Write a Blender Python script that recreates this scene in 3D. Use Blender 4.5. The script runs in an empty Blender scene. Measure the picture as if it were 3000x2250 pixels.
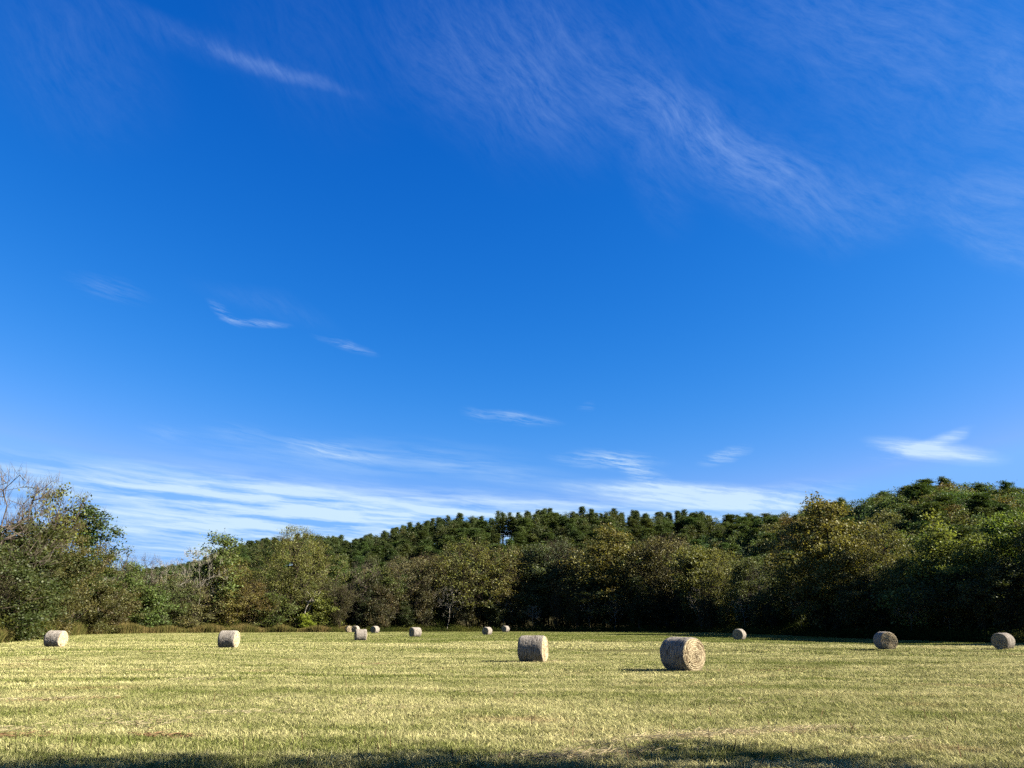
import bpy, math, random
import numpy as np

SC = bpy.context.scene
COL = SC.collection
R = math.radians
rnd = random.Random(11)
nprng = np.random.default_rng(11)

# ------------------------------------------------------------------ camera
CAM_H = 2.03
PITCH = R(17.35)
FPX = 2240.0                     # focal length in pixels of the 3000 px wide photograph
cam = bpy.data.cameras.new('camera')
cam.sensor_width = 36.0
cam.lens = 36.0 * FPX / 3000.0
cam.clip_start = 0.1
cam.clip_end = 8000.0
camo = bpy.data.objects.new('camera', cam)
COL.objects.link(camo)
camo.location = (0, 0, CAM_H)
camo.rotation_euler = (math.pi / 2 + PITCH, 0, 0)
SC.camera = camo

def azel(px, py):
    """azimuth (clockwise from +Y) and elevation of the ray seen at a place of the photograph"""
    x = (px - 1500) / FPX
    y = -(py - 1125) / FPX
    f = math.cos(PITCH) - math.sin(PITCH) * y
    z = math.sin(PITCH) + math.cos(PITCH) * y
    return math.atan2(x, f), math.atan2(z, math.hypot(x, f))

def on_ground(px, py):
    a, e = azel(px, py)
    d = CAM_H / math.tan(-e)
    return d * math.sin(a), d * math.cos(a)

# ------------------------------------------------------------------ sun, sky, exposure
SUN_AZ, SUN_EL = 101.0, 30.0
SC.view_settings.view_transform = 'Standard'
SC.view_settings.look = 'None'
EXPO = 2.5
SC.view_settings.exposure = EXPO
SC.view_settings.gamma = 1.0
SC.view_settings.use_curve_mapping = False
SC.render.engine = 'CYCLES'
SC.cycles.max_bounces = 5
SC.cycles.diffuse_bounces = 2
SC.cycles.glossy_bounces = 1
SC.cycles.transmission_bounces = 3
SC.cycles.use_adaptive_sampling = True
SC.cycles.adaptive_threshold = 0.02
SC.cycles.use_denoising = False

sun = bpy.data.lights.new('sun', 'SUN')
sun.energy = 5.0
sun.angle = R(0.5)
sun.color = (1.0, 0.93, 0.80)
suno = bpy.data.objects.new('sun', sun)
COL.objects.link(suno)
suno.rotation_euler = (R(90 - SUN_EL), 0, R(180 - SUN_AZ) )
# a sun lamp shines along its -Z: tilt about X then turn about Z so that it comes from SUN_AZ
from mathutils import Vector
sd = Vector((math.sin(R(SUN_AZ)) * math.cos(R(SUN_EL)), math.cos(R(SUN_AZ)) * math.cos(R(SUN_EL)), math.sin(R(SUN_EL))))
suno.rotation_euler = sd.to_track_quat('Z', 'Y').to_euler()
suno.location = sd * 50

world = bpy.data.worlds.new('World')
SC.world = world
world.use_nodes = True
wt = world.node_tree
wt.nodes.clear()

class NT:
    """small helper to write node trees"""
    def __init__(s, tree): s.t = tree
    def n(s, kind, **kw):
        nd = s.t.nodes.new(kind)
        for k, v in kw.items():
            if k.startswith('i_'):
                nd.inputs[int(k[2:])].default_value = v
            else:
                setattr(nd, k, v)
        return nd
    def l(s, a, b):
        s.t.links.new(a, b)
    def put(s, sock, v):
        if hasattr(v, 'links') or isinstance(v, bpy.types.NodeSocket): s.t.links.new(v, sock)
        else: sock.default_value = v
    def math(s, op, a, b=0.0, c=0.0, clamp=False):
        nd = s.t.nodes.new('ShaderNodeMath'); nd.operation = op; nd.use_clamp = clamp
        s.put(nd.inputs[0], a); s.put(nd.inputs[1], b); s.put(nd.inputs[2], c)
        return nd.outputs[0]
    def rng(s, v, a, b, c, d, kind='LINEAR'):
        nd = s.t.nodes.new('ShaderNodeMapRange'); nd.interpolation_type = kind; nd.clamp = True
        s.put(nd.inputs[0], v); s.put(nd.inputs[1], a); s.put(nd.inputs[2], b); s.put(nd.inputs[3], c); s.put(nd.inputs[4], d)
        return nd.outputs[0]
    def noise(s, vec, scale, detail=4.0, rough=0.55, dist=0.0):
        nd = s.t.nodes.new('ShaderNodeTexNoise')
        if vec is not None: s.l(vec, nd.inputs['Vector'])
        nd.inputs['Scale'].default_value = scale; nd.inputs['Detail'].default_value = detail
        nd.inputs['Roughness'].default_value = rough; nd.inputs['Distortion'].default_value = dist
        return nd
    def mapping(s, vec, loc=(0, 0, 0), rot=(0, 0, 0), sc=(1, 1, 1), kind='POINT'):
        nd = s.t.nodes.new('ShaderNodeMapping'); nd.vector_type = kind
        s.l(vec, nd.inputs[0]); nd.inputs[1].default_value = loc; nd.inputs[2].default_value = rot; nd.inputs[3].default_value = sc
        return nd.outputs[0]
    def mix(s, f, a, b, blend='MIX'):
        nd = s.t.nodes.new('ShaderNodeMix'); nd.data_type = 'RGBA'; nd.blend_type = blend
        s.put(nd.inputs[0], f); s.put(nd.inputs[6], a); s.put(nd.inputs[7], b)
        return nd.outputs[2]

W = NT(wt)
sky = W.n('ShaderNodeTexSky', sky_type='NISHITA', sun_disc=False)
sky.sun_elevation = R(SUN_EL)
sky.sun_rotation = R(SUN_AZ)
sky.dust_density = 0.3
sky.ozone_density = 6.0
sky.air_density = 1.0
SKYS = 0.1
sep = W.n('ShaderNodeSeparateColor'); W.l(sky.outputs[0], sep.inputs[0])
K = 1.0 / (2 ** EXPO) / SKYS      # a phone's deep saturated blue: per-channel response of the clear sky
def chan(sock, gain, power, top):
    return W.math('MULTIPLY', W.math('MINIMUM', W.math('MULTIPLY', W.math('POWER', W.math('MULTIPLY', sock, SKYS), power), gain), top), K)
comb = W.n('ShaderNodeCombineColor')
W.l(chan(sep.outputs[0], 80.0, 3.4, 0.22), comb.inputs[0])
W.l(chan(sep.outputs[1], 1.90, 1.27, 0.50), comb.inputs[1])
W.l(chan(sep.outputs[2], 1.60, 0.76, 1.04), comb.inputs[2])

tc = W.n('ShaderNodeTexCoord')
sx = W.n('ShaderNodeSeparateXYZ'); W.l(tc.outputs['Generated'], sx.inputs[0])
DEG = 180 / math.pi
az = W.math('MULTIPLY', W.math('ARCTAN2', sx.outputs[0], sx.outputs[1]), DEG)
el = W.math('MULTIPLY', W.math('ARCSINE', sx.outputs[2]), DEG)
cx = W.n('ShaderNodeCombineXYZ'); W.l(az, cx.inputs[0]); W.l(el, cx.inputs[1])
P0 = cx.outputs[0]
def vadd(a, b, op='ADD'):
    nd = W.n('ShaderNodeVectorMath', operation=op); W.l(a, nd.inputs[0])
    if isinstance(b, (tuple, list)): nd.inputs[1].default_value = b
    else: W.l(b, nd.inputs[1])
    return nd.outputs[0]
def warp(p, sc, det, amp, mp=(1, 1, 1)):
    nz = W.noise(W.mapping(p, sc=mp), sc, det)
    c = vadd(nz.outputs['Color'], (0.5, 0.5, 0.5), 'SUBTRACT')
    return vadd(p, vadd(c, amp, 'MULTIPLY'))
Plow = warp(warp(P0, 0.10, 3, (4.0, 1.1, 0), (0.6, 1.2, 1)), 0.8, 3, (0.9, 0.14, 0))
Pup = warp(warp(P0, 0.07, 2, (7.0, 5.0, 0)), 0.22, 2, (0.9, 0.9, 0))
Pthin = warp(P0, 0.35, 4, (1.6, 1.4, 0))
n_low = W.rng(W.noise(W.mapping(Plow, rot=(0, 0, R(-4)), sc=(10, 0.8, 1), kind='TEXTURE'), 1.0, 9, 0.62).outputs[0], 0.39, 0.64, 0.0, 1.0)
n_hair = W.rng(W.noise(W.mapping(Plow, rot=(0, 0, R(-10)), sc=(3.2, 0.32, 1), kind='TEXTURE'), 1.0, 9, 0.68).outputs[0], 0.42, 0.70, 0.0, 1.0)
n_diag = W.rng(W.noise(W.mapping(Pup, rot=(0, 0, R(-50)), sc=(10, 1.0, 1), kind='TEXTURE'), 1.0, 10, 0.68).outputs[0], 0.40, 0.68, 0.0, 1.0)
n_fine = W.rng(W.noise(W.mapping(Pup, rot=(0, 0, R(-38)), sc=(2.6, 0.8, 1), kind='TEXTURE'), 1.0, 10, 0.72).outputs[0], 0.36, 0.70, 0.1, 1.0)
n_up = W.math('ADD', W.math('MULTIPLY', n_diag, 0.17), W.math('MULTIPLY', n_fine, 0.58))
#           x1    y1    x2    y2   half-width  strength  field
CIRRUS = [(250, -40, 980, 250, 40, .10, 'u'), (380, 20, 985, 262, 18, .08, 't'), (640, 150, 985, 258, 18, .18, 't'),
          (1180, -60, 1520, 420, 150, .20, 'u'), (1350, -60, 1780, 330, 190, .24, 'u'), (1500, 200, 1700, 400, 90, .16, 'u'),
          (1640, 60, 2420, 560, 130, .27, 'u'), (1880, 270, 2360, 480, 72, .34, 'u'), (1830, 300, 1980, 620, 80, .16, 'u'),
          (2100, 430, 2450, 640, 90, .22, 'u'), (2300, 520, 2760, 600, 80, .20, 'u'), (2760, 590, 3150, 560, 60, .32, 'u'),
          (2800, 660, 3120, 780, 46, .34, 'u'), (2350, 60, 3100, 420, 230, .20, 'u'), (2880, 160, 3060, 420, 90, .22, 'u'),
          (0, -40, 420, 300, 150, .13, 'u'), (700, -60, 1200, 200, 200, .07, 'u'), (1900, -80, 3000, 60, 150, .16, 'u'),
          (640, 890, 720, 945, 14, .5, 'h'), (690, 938, 840, 952, 9, .75, 'h'), (960, 990, 1075, 1035, 13, .5, 'h'), (620, 860, 900, 960, 34, .10, 'u'), (220, 815, 420, 870, 28, .15, 'h'),
          (1430, 1212, 1610, 1236, 15, .6, 'h'), (1690, 1200, 1725, 1185, 12, .15, 'h'), (1360, 1200, 1440, 1222, 14, .2, 'h'),
          (-200, 1335, 900, 1445, 40, .65, 'l'), (300, 1420, 2000, 1520, 50, .85, 'l'), (-200, 1440, 1500, 1520, 75, .70, 'l'),
          (100, 1530, 1500, 1560, 60, .80, 'l'), (100, 1620, 1400, 1580, 60, .80, 'l'), (200, 1690, 900, 1660, 60, .65, 'l'),
          (1100, 1455, 2100, 1490, 9, .55, 's'),
          (560, 1315, 1420, 1350, 50, .26, 'l'), (820, 1300, 1100, 1345, 24, .60, 'h'), (1250, 1350, 1650, 1410, 36, .28, 'l'),
          (600, 1265, 760, 1280, 26, .16, 'h'), (420, 1265, 560, 1285, 24, .14, 'h'),
          (1680, 1340, 1900, 1355, 24, .85, 'h'), (1800, 1350, 1960, 1420, 22, .75, 'h'), (2050, 1350, 2160, 1322, 16, .8, 'h'),
          (1690, 1432, 2200, 1462, 28, 1.3, 's'), (1900, 1440, 2480, 1500, 32, 1.3, 's'), (2150, 1470, 2470, 1430, 26, .40, 'h'),
          (1650, 1500, 2500, 1530, 34, .60, 'l'),
          (2585, 1300, 2880, 1336, 21, 1.7, 's'), (2660, 1325, 2830, 1262, 14, 1.3, 's'), (2560, 1340, 2700, 1330, 20, .3, 'h')]
total = None
for (x1, y1, x2, y2, hw, amp, fld) in CIRRUS:
    a1, e1 = azel(x1, y1); a2, e2 = azel(x2, y2)
    a1, e1, a2, e2 = a1 * DEG, e1 * DEG, a2 * DEG, e2 * DEG
    lx = math.hypot(a2 - a1, e2 - e1) / 2 * 1.35
    th = math.atan2(e2 - e1, a2 - a1)
    ly = hw / FPX * DEG * 1.35
    src = Pup if fld == 'u' else Pthin if fld == 't' else Plow
    m = W.mapping(src, ((a1 + a2) / 2, (e1 + e2) / 2, 0), (0, 0, th), (lx, ly, 1), 'TEXTURE')
    ln = W.n('ShaderNodeVectorMath', operation='LENGTH'); W.l(m, ln.inputs[0])
    v = W.rng(ln.outputs['Value'], 0.0, 1.25, amp, 0.0, 'SMOOTHSTEP')
    nz = {'u': n_up, 'l': n_low, 'h': n_hair}.get(fld)
    if fld == 't': v = W.math('MULTIPLY', v, W.math('ADD', W.math('MULTIPLY', n_fine, 0.7), 0.3))
    elif fld == 's': v = W.math('MULTIPLY', v, W.math('ADD', W.math('MULTIPLY', n_hair, 0.6), 0.35))
    else: v = W.math('MULTIPLY', v, nz)
    total = v if total is None else W.math('ADD', total, v)
# thin cirrus goes on over the rest of the sky, outside the part in view
side = W.rng(W.math('ABSOLUTE', az), 38, 60, 0.0, 0.25, 'SMOOTHSTEP')
total = W.math('ADD', total, W.math('MULTIPLY', side, W.math('MULTIPLY', n_up, 1.0)))
mask = W.math('MINIMUM', total, 0.92)
ck = 1.0 / (2 ** EXPO) / SKYS
ccol = W.mix(W.rng(el, 8, 32, 0, 1), (0.66 * ck, 0.86 * ck, 1.03 * ck, 1), (0.38 * ck, 0.56 * ck, 0.97 * ck, 1))
final = W.mix(mask, comb.outputs[0], ccol)
bg = W.n('ShaderNodeBackground'); W.l(final, bg.inputs[0]); bg.inputs[1].default_value = SKYS
wo = W.n('ShaderNodeOutputWorld'); W.l(bg.outputs[0], wo.inputs[0])

# ------------------------------------------------------------------ helpers
def mesh_np(name, verts, quads=None, tris=None, mat=None, attrs=None, smooth=False):
    verts = np.asarray(verts, np.float32)
    me = bpy.data.meshes.new(name)
    nq = 0 if quads is None else len(quads)
    ntri = 0 if tris is None else len(tris)
    me.vertices.add(len(verts)); me.vertices.foreach_set('co', verts.ravel())
    loops = []
    if nq: loops.append(np.asarray(quads, np.int32).ravel())
    if ntri: loops.append(np.asarray(tris, np.int32).ravel())
    if loops:
        li = np.concatenate(loops)
        me.loops.add(len(li)); me.loops.foreach_set('vertex_index', li)
        tot = np.concatenate([np.full(nq, 4, np.int32), np.full(ntri, 3, np.int32)])
        st = np.concatenate([[0], np.cumsum(tot)[:-1]]).astype(np.int32)
        me.polygons.add(nq + ntri)
        me.polygons.foreach_set('loop_start', st); me.polygons.foreach_set('loop_total', tot)
        if smooth: me.polygons.foreach_set('use_smooth', np.ones(nq + ntri, bool))
    for k, v in (attrs or {}).items():
        at = me.attributes.new(k, 'FLOAT' if np.asarray(v).dtype.kind == 'f' else 'INT', 'POINT')
        at.data.foreach_set('value', np.asarray(v, np.float32 if np.asarray(v).dtype.kind == 'f' else np.int32))
    me.update(calc_edges=True)
    if mat is not None: me.materials.append(mat)
    return me

def obj(name, me, parent=None, loc=None):
    o = bpy.data.objects.new(name, me); COL.objects.link(o)
    if parent is not None: o.parent = parent
    if loc is not None: o.location = loc
    return o

def tag(o, label=None, cat=None, group=None, kind=None):
    if label: o['label'] = label
    if cat: o['category'] = cat
    if group: o['group'] = group
    if kind: o['kind'] = kind
    return o

def material(name):
    m = bpy.data.materials.new(name); m.use_nodes = True
    m.node_tree.nodes.clear()
    return m, NT(m.node_tree)

AK = 0.76
def finish(N, shader):
    # hold every base colour to the level that goes with the scene's exposure
    for nd in [q for q in N.t.nodes if q.type in ('BSDF_DIFFUSE', 'BSDF_TRANSLUCENT') and q.inputs[0].is_linked]:
        src = nd.inputs[0].links[0].from_socket
        N.l(N.mix(1.0, src, (AK, AK, AK, 1), 'MULTIPLY'), nd.inputs[0])
    out = N.n('ShaderNodeOutputMaterial'); N.l(shader, out.inputs[0])

# ------------------------------------------------------------------ land shape
# field edge: what distance the mown grass ends at, by azimuth
EDGE_PX = [(-700, 1935), (-300, 1908), (0, 1886), (120, 1872), (260, 1859), (600, 1853.5), (1000, 1851), (1500, 1849), (2000, 1851), (2200, 1856.5),
           (2500, 1868), (2700, 1876), (3000, 1885), (3400, 1890)]
EDGE_BACK = {2500: 1.05, 2700: 1.08, 3000: 1.10, 3400: 1.7}
EA, ED = [], []
for x, y in EDGE_PX:
    a, e = azel(x, y); EA.append(a); ED.append(CAM_H / math.tan(-e) * EDGE_BACK.get(x, 1.0))
EA = np.array(EA); ED = np.array(ED)
def edge(a): return float(np.interp(a, EA, ED))

# skyline of the wooded hill, tree tops included
SIL_PX = [(-400, 1640), (150, 1680), (400, 1692), (520, 1668), (640, 1630), (720, 1602), (830, 1585), (960, 1572), (1040, 1588), (1100, 1572), (1170, 1556), (1260, 1532),
          (1330, 1518), (1400, 1516), (1425, 1526), (1490, 1512), (1570, 1498), (1700, 1500), (1900, 1508), (2000, 1508), (2100, 1518), (2230, 1524), (2300, 1510),
          (2420, 1490), (2500, 1484), (2580, 1458), (2660, 1436), (2750, 1416), (2830, 1432), (2920, 1436), (3000, 1440), (3400, 1400)]
SA = np.array([azel(*p)[0] for p in SIL_PX]); SE = np.array([math.tan(azel(*p)[1]) for p in SIL_PX])
RA = np.array([R(-45), R(-25), R(-15), R(0), R(12), R(25), R(36), R(50)])
RD = np.array([520, 480, 380, 330, 335, 280, 255, 240.])
def ridge_d(a): return np.interp(a, RA, RD)
def ridge_z(a):
    d = ridge_d(a)
    return np.maximum(np.interp(a, SA, SE) * d + CAM_H - 12.0, 0.5)
def hill_z(a, d):
    e = np.interp(a, EA, ED) + 22
    r = ridge_d(a)
    t = np.clip((d - e) / (r - e), 0, 1)
    s = t * t * (3 - 2 * t) * 0.6 + t * 0.4
    z = ridge_z(a) * s
    fall = np.clip((d - r) / 260, 0, 1)
    return np.where(d > r, ridge_z(a) * (1 - 0.8 * fall * fall), z)

def field_z(x, y):
    d = np.hypot(x, y)
    w = np.clip((d - 14) / 20, 0, 1) * np.clip((175 - d) / 60, 0, 1)
    z = 0.10 * np.sin(x * 0.11 + 1.3 + 0.8 * np.sin(y * 0.05)) * np.sin(y * 0.075 + 0.6) + 0.05 * np.sin(x * 0.31 + y * 0.17) 
    # the shallow swale crossing the right half of the field
    yc = 60 - 0.12 * (x - 5)
    sw = np.exp(-((y - yc) / 9.0) ** 2) * np.clip((x + 2) / 12, 0, 1)
    z = z - 0.28 * sw
    z = z - 0.26 * np.clip((x - 18) / 22, 0, 1) * np.clip((y - 56) / 20, 0, 1)
    near = 0.02 * np.sin(x * 0.9 + 0.5) * np.sin(y * 0.8) 
    return z * w + near

# ------------------------------------------------------------------ materials
def leaf_mat(name, second, amount=0.45, transl=0.35, gloss=0.012):
    m, N = material(name)
    oi = N.n('ShaderNodeObjectInfo')
    at = N.n('ShaderNodeAttribute', attribute_name='tone')
    g = N.n('ShaderNodeNewGeometry')
    tone = at.outputs['Fac']
    col = N.mix(N.rng(tone, 0.45, 1.0, 0.0, amount), oi.outputs['Color'], second)
    col = N.mix(N.rng(tone, 0.0, 0.4, 0.35, 0.0), col, (0.025, 0.032, 0.008, 1))
    v = N.rng(g.outputs['Random Per Island'], 0, 1, 0.6, 1.35)
    hs = N.n('ShaderNodeHueSaturation'); N.l(col, hs.inputs['Color']); N.l(v, hs.inputs['Value'])
    N.l(N.rng(oi.outputs['Random'], 0, 1, 0.485, 0.515), hs.inputs['Hue'])
    c = hs.outputs[0]
    d = N.n('ShaderNodeBsdfDiffuse'); N.l(c, d.inputs[0])
    t = N.n('ShaderNodeBsdfTranslucent')
    N.l(N.mix(1.0, c, (1.25, 1.2, 0.6, 1), 'MULTIPLY'), t.inputs[0])
    mx = N.n('ShaderNodeMixShader', i_0=transl); N.l(d.outputs[0], mx.inputs[1]); N.l(t.outputs[0], mx.inputs[2])
    gl = N.n('ShaderNodeBsdfGlossy'); gl.inputs['Roughness'].default_value = 0.55; gl.inputs[0].default_value = (1, 1, 0.95, 1)
    m2 = N.n('ShaderNodeMixShader', i_0=gloss); N.l(mx.outputs[0], m2.inputs[1]); N.l(gl.outputs[0], m2.inputs[2])
    finish(N, m2.outputs[0])
    return m

M_LEAF = leaf_mat('broad_leaves', (0.14, 0.115, 0.028, 1))
M_RUST = leaf_mat('turning_leaves', (0.13, 0.088, 0.026, 1), 0.6)
M_NEEDLE = leaf_mat('pine_needles', (0.075, 0.11, 0.022, 1), 0.5, 0.25, 0.012)

def bark_mat(name, c1, c2):
    m, N = material(name)
    tcn = N.n('ShaderNodeTexCoord')
    nz = N.noise(N.mapping(tcn.outputs['Object'], sc=(3, 3, 0.6)), 2.0, 5, 0.6)
    col = N.mix(N.rng(nz.outputs[0], 0.35, 0.65, 0, 1), c1, c2)
    d = N.n('ShaderNodeBsdfDiffuse'); N.l(col, d.inputs[0]); d.inputs[1].default_value = 0.8
    bp = N.n('ShaderNodeBump'); bp.inputs['Distance'].default_value = 0.05; N.l(nz.outputs[0], bp.inputs['Height']); N.l(bp.outputs[0], d.inputs['Normal'])
    finish(N, d.outputs[0])
    return m
M_BARK = bark_mat('dark_bark', (0.03, 0.023, 0.017, 1), (0.08, 0.062, 0.046, 1))
M_GREYBARK = bark_mat('grey_bark', (0.05, 0.040, 0.031, 1), (0.12, 0.098, 0.078, 1))
M_PALEBARK = bark_mat('pale_bark', (0.12, 0.10, 0.075, 1), (0.34, 0.31, 0.25, 1))

def field_colour(N, tone=None):
    """colour of the mown grass by place: straw, green regrowth and brown patches"""
    g = N.n('ShaderNodeNewGeometry')
    p = g.outputs['Position']
    big = N.noise(N.mapping(p, sc=(0.8, 1.2, 1)), 0.075, 6, 0.65).outputs[0]
    mid = N.noise(p, 0.45, 5, 0.62).outputs[0]
    fine = N.noise(p, 3.2, 4, 0.6).outputs[0]
    s = N.math('ADD', N.math('MULTIPLY', big, 0.85), N.math('ADD', N.math('MULTIPLY', mid, 0.7), N.math('MULTIPLY', fine, 0.35)))
    # the far strip by the wood is greener
    sp = N.n('ShaderNodeSeparateXYZ'); N.l(p, sp.inputs[0])
    far = N.math('SUBTRACT', N.rng(sp.outputs[1], 84, 92, 0.0, 0.20, 'SMOOTHSTEP'), N.math('MULTIPLY', N.rng(sp.outputs[1], 66, 74, 0.0, 0.14, 'SMOOTHSTEP'), N.rng(sp.outputs[1], 84, 90, 1.0, 0.0, 'SMOOTHSTEP')))
    wob = N.noise(p, 0.10, 3, 0.5).outputs[0]
    far = N.math('MULTIPLY', far, N.math('MULTIPLY', N.rng(sp.outputs[0], -40, 5, 0.25, 1.0), N.rng(wob, 0.3, 0.7, 0.55, 1.2)))
    row = N.noise(N.mapping(p, rot=(0, 0, R(-6)), sc=(22, 1.6, 1), kind='TEXTURE'), 1.0, 4, 0.6).outputs[0]
    s = N.math('ADD', s, N.math('MULTIPLY', N.math('SUBTRACT', row, 0.5), 0.75))
    s = N.math('SUBTRACT', s, far)
    if tone is not None: s = N.math('ADD', s, N.math('MULTIPLY', N.math('SUBTRACT', tone, 0.5), 0.42))
    straw = N.rng(s, 0.80, 1.28, 0.0, 1.0)
    col = N.mix(straw, (0.116, 0.138, 0.030, 1), (0.52, 0.468, 0.225, 1))
    br = N.noise(N.mapping(p, loc=(31, 7, 0), sc=(0.5, 1, 1)), 0.30, 4, 0.6).outputs[0]
    col = N.mix(N.rng(br, 0.60, 0.72, 0.0, 0.55), col, (0.27, 0.175, 0.09, 1))
    return col, g, fine

m, N = material('mown_hay_ground')
col, g, fine = field_colour(N)
nz2 = N.noise(g.outputs['Position'], 14.0, 4, 0.7).outputs[0]
col = N.mix(N.rng(nz2, 0.30, 0.62, 0.70, 0.0), col, (0.055, 0.05, 0.02, 1))
col = N.mix(0.62, col, (0.045, 0.04, 0.015, 1))  # ground colour darkened to deepen the shadow between blades
d = N.n('ShaderNodeBsdfDiffuse'); N.l(col, d.inputs[0]); d.inputs[1].default_value = 0.5
bp = N.n('ShaderNodeBump'); bp.inputs['Distance'].default_value = 0.10; bp.inputs['Strength'].default_value = 0.9
N.l(N.math('ADD', nz2, N.math('MULTIPLY', fine, 1.5)), bp.inputs['Height']); N.l(bp.outputs[0], d.inputs['Normal'])
finish(N, d.outputs[0])
M_FIELD = m

m, N = material('hay_blade')
at = N.n('ShaderNodeAttribute', attribute_name='tone')
col, g, fine = field_colour(N, at.outputs['Fac'])
v = N.rng(g.outputs['Random Per Island'], 0, 1, 0.6, 1.3)
hs = N.n('ShaderNodeHueSaturation'); N.l(col, hs.inputs['Color']); N.l(v, hs.inputs['Value'])
d = N.n('ShaderNodeBsdfDiffuse'); N.l(hs.outputs[0], d.inputs[0])
t = N.n('ShaderNodeBsdfTranslucent'); N.l(hs.outputs[0], t.inputs[0])
mx = N.n('ShaderNodeMixShader', i_0=0.22); N.l(d.outputs[0], mx.inputs[1]); N.l(t.outputs[0], mx.inputs[2])
finish(N, mx.outputs[0])
M_BLADE = m

def plain_blades(name, c1, c2, tr=0.3):
    m, N = material(name)
    at = N.n('ShaderNodeAttribute', attribute_name='tone')
    col = N.mix(at.outputs['Fac'], c1, c2)
    d = N.n('ShaderNodeBsdfDiffuse'); N.l(col, d.inputs[0])
    t = N.n('ShaderNodeBsdfTranslucent'); N.l(col, t.inputs[0])
    mx = N.n('ShaderNodeMixShader', i_0=tr); N.l(d.outputs[0], mx.inputs[1]); N.l(t.outputs[0], mx.inputs[2])
    finish(N, mx.outputs[0])
    return m
M_STRAW = plain_blades('loose_straw', (0.25, 0.19, 0.10, 1), (0.47, 0.40, 0.25, 1), 0.3)
M_DEADHAY = plain_blades('brown_dead_hay', (0.10, 0.05, 0.028, 1), (0.27, 0.165, 0.09, 1), 0.2)
M_WEED = plain_blades('tall_weeds', (0.065, 0.075, 0.018, 1), (0.17, 0.125, 0.05, 1), 0.35)
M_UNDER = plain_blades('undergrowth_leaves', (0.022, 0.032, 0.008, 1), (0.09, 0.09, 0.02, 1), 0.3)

m, N = material('forest_floor')
g = N.n('ShaderNodeNewGeometry')
nz = N.noise(g.outputs['Position'], 0.6, 5, 0.6)
col = N.mix(N.rng(nz.outputs[0], 0.3, 0.7, 0, 1), (0.025, 0.030, 0.012, 1), (0.07, 0.055, 0.03, 1))
d = N.n('ShaderNodeBsdfDiffuse'); N.l(col, d.inputs[0]); finish(N, d.outputs[0])
M_FOREST = m
m, N = material('far_hill_hazy_woods')
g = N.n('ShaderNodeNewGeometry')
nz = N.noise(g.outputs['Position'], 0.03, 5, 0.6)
col = N.mix(N.rng(nz.outputs[0], 0.35, 0.65, 0, 1), (0.05, 0.09, 0.09, 1), (0.09, 0.13, 0.12, 1))  # bluish distance haze put into the hill colour
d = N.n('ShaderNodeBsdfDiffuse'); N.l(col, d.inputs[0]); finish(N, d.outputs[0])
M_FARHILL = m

# ------------------------------------------------------------------ field and hills
def polar_sheet(az0, az1, na, radii, zf, closed=False):
    A = np.linspace(az0, az1, na)
    V = np.array([(d * math.sin(a), d * math.cos(a)) for d in radii for a in A])
    q = []
    nr = len(radii)
    i = np.arange(nr - 1)[:, None] * na; j = np.arange(na - 1)[None, :]
    a0 = (i + j).ravel(); Q = np.stack([a0, a0 + na, a0 + na + 1, a0 + 1], 1)
    return V, Q
# ground sheet out to the horizon
na = 361
radii = np.concatenate([[0.3, 1, 2, 3, 4], np.geomspace(5, 190, 150), [230, 300, 450, 700, 1200, 2200, 4500]])
V, Q = polar_sheet(-math.pi, math.pi, na, radii, None)
z = field_z(V[:, 0], V[:, 1])
fo = obj('field', mesh_np('field', np.column_stack([V, z]), quads=Q[:, ::-1], mat=M_FIELD, smooth=True))
tag(fo, kind='structure')
# wooded hill
A = np.linspace(R(-60), R(60), 241)
T = np.concatenate([np.linspace(0, 1, 40), 1 + np.geomspace(0.02, 2.0, 14)])
VV = []
for t in T:
    for a in A:
        e = edge(a) + 1.0; r = float(ridge_d(a))
        d = e + (r - e) * t
        VV.append((d * math.sin(a), d * math.cos(a), float(hill_z(a, d)) + 0.06 + 0.02 * math.sin(a * 90)))
na = len(A)
i = np.arange(len(T) - 1)[:, None] * na; j = np.arange(na - 1)[None, :]
a0 = (i + j).ravel(); Q = np.stack([a0, a0 + 1, a0 + na + 1, a0 + na], 1)
tag(obj('wooded_hill', mesh_np('wooded_hill', VV, quads=Q, mat=M_FOREST, smooth=True)), kind='structure')
# distant ridge seen low on the left
A = np.linspace(R(-34), R(-14), 90)
VV = []
for k, (d, f) in enumerate([(1900, 0), (2000, 0.6), (2100, 1.0), (2300, 0.5), (2600, 0)]):
    for a in A:
        top = math.tan(azel(370, 1697)[1]) * 2100
        VV.append((d * math.sin(a), d * math.cos(a), -1 + f * (top + 8 * math.sin(a * 40) + 2.5 * math.sin(a * 310) + 1.5 * math.sin(a * 720))))
na = len(A); i = np.arange(4)[:, None] * na; j = np.arange(na - 1)[None, :]
a0 = (i + j).ravel(); Q = np.stack([a0, a0 + 1, a0 + na + 1, a0 + na], 1)
tag(obj('distant_hill', mesh_np('distant_hill', VV, quads=Q, mat=M_FARHILL, smooth=True)), kind='structure')

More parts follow.
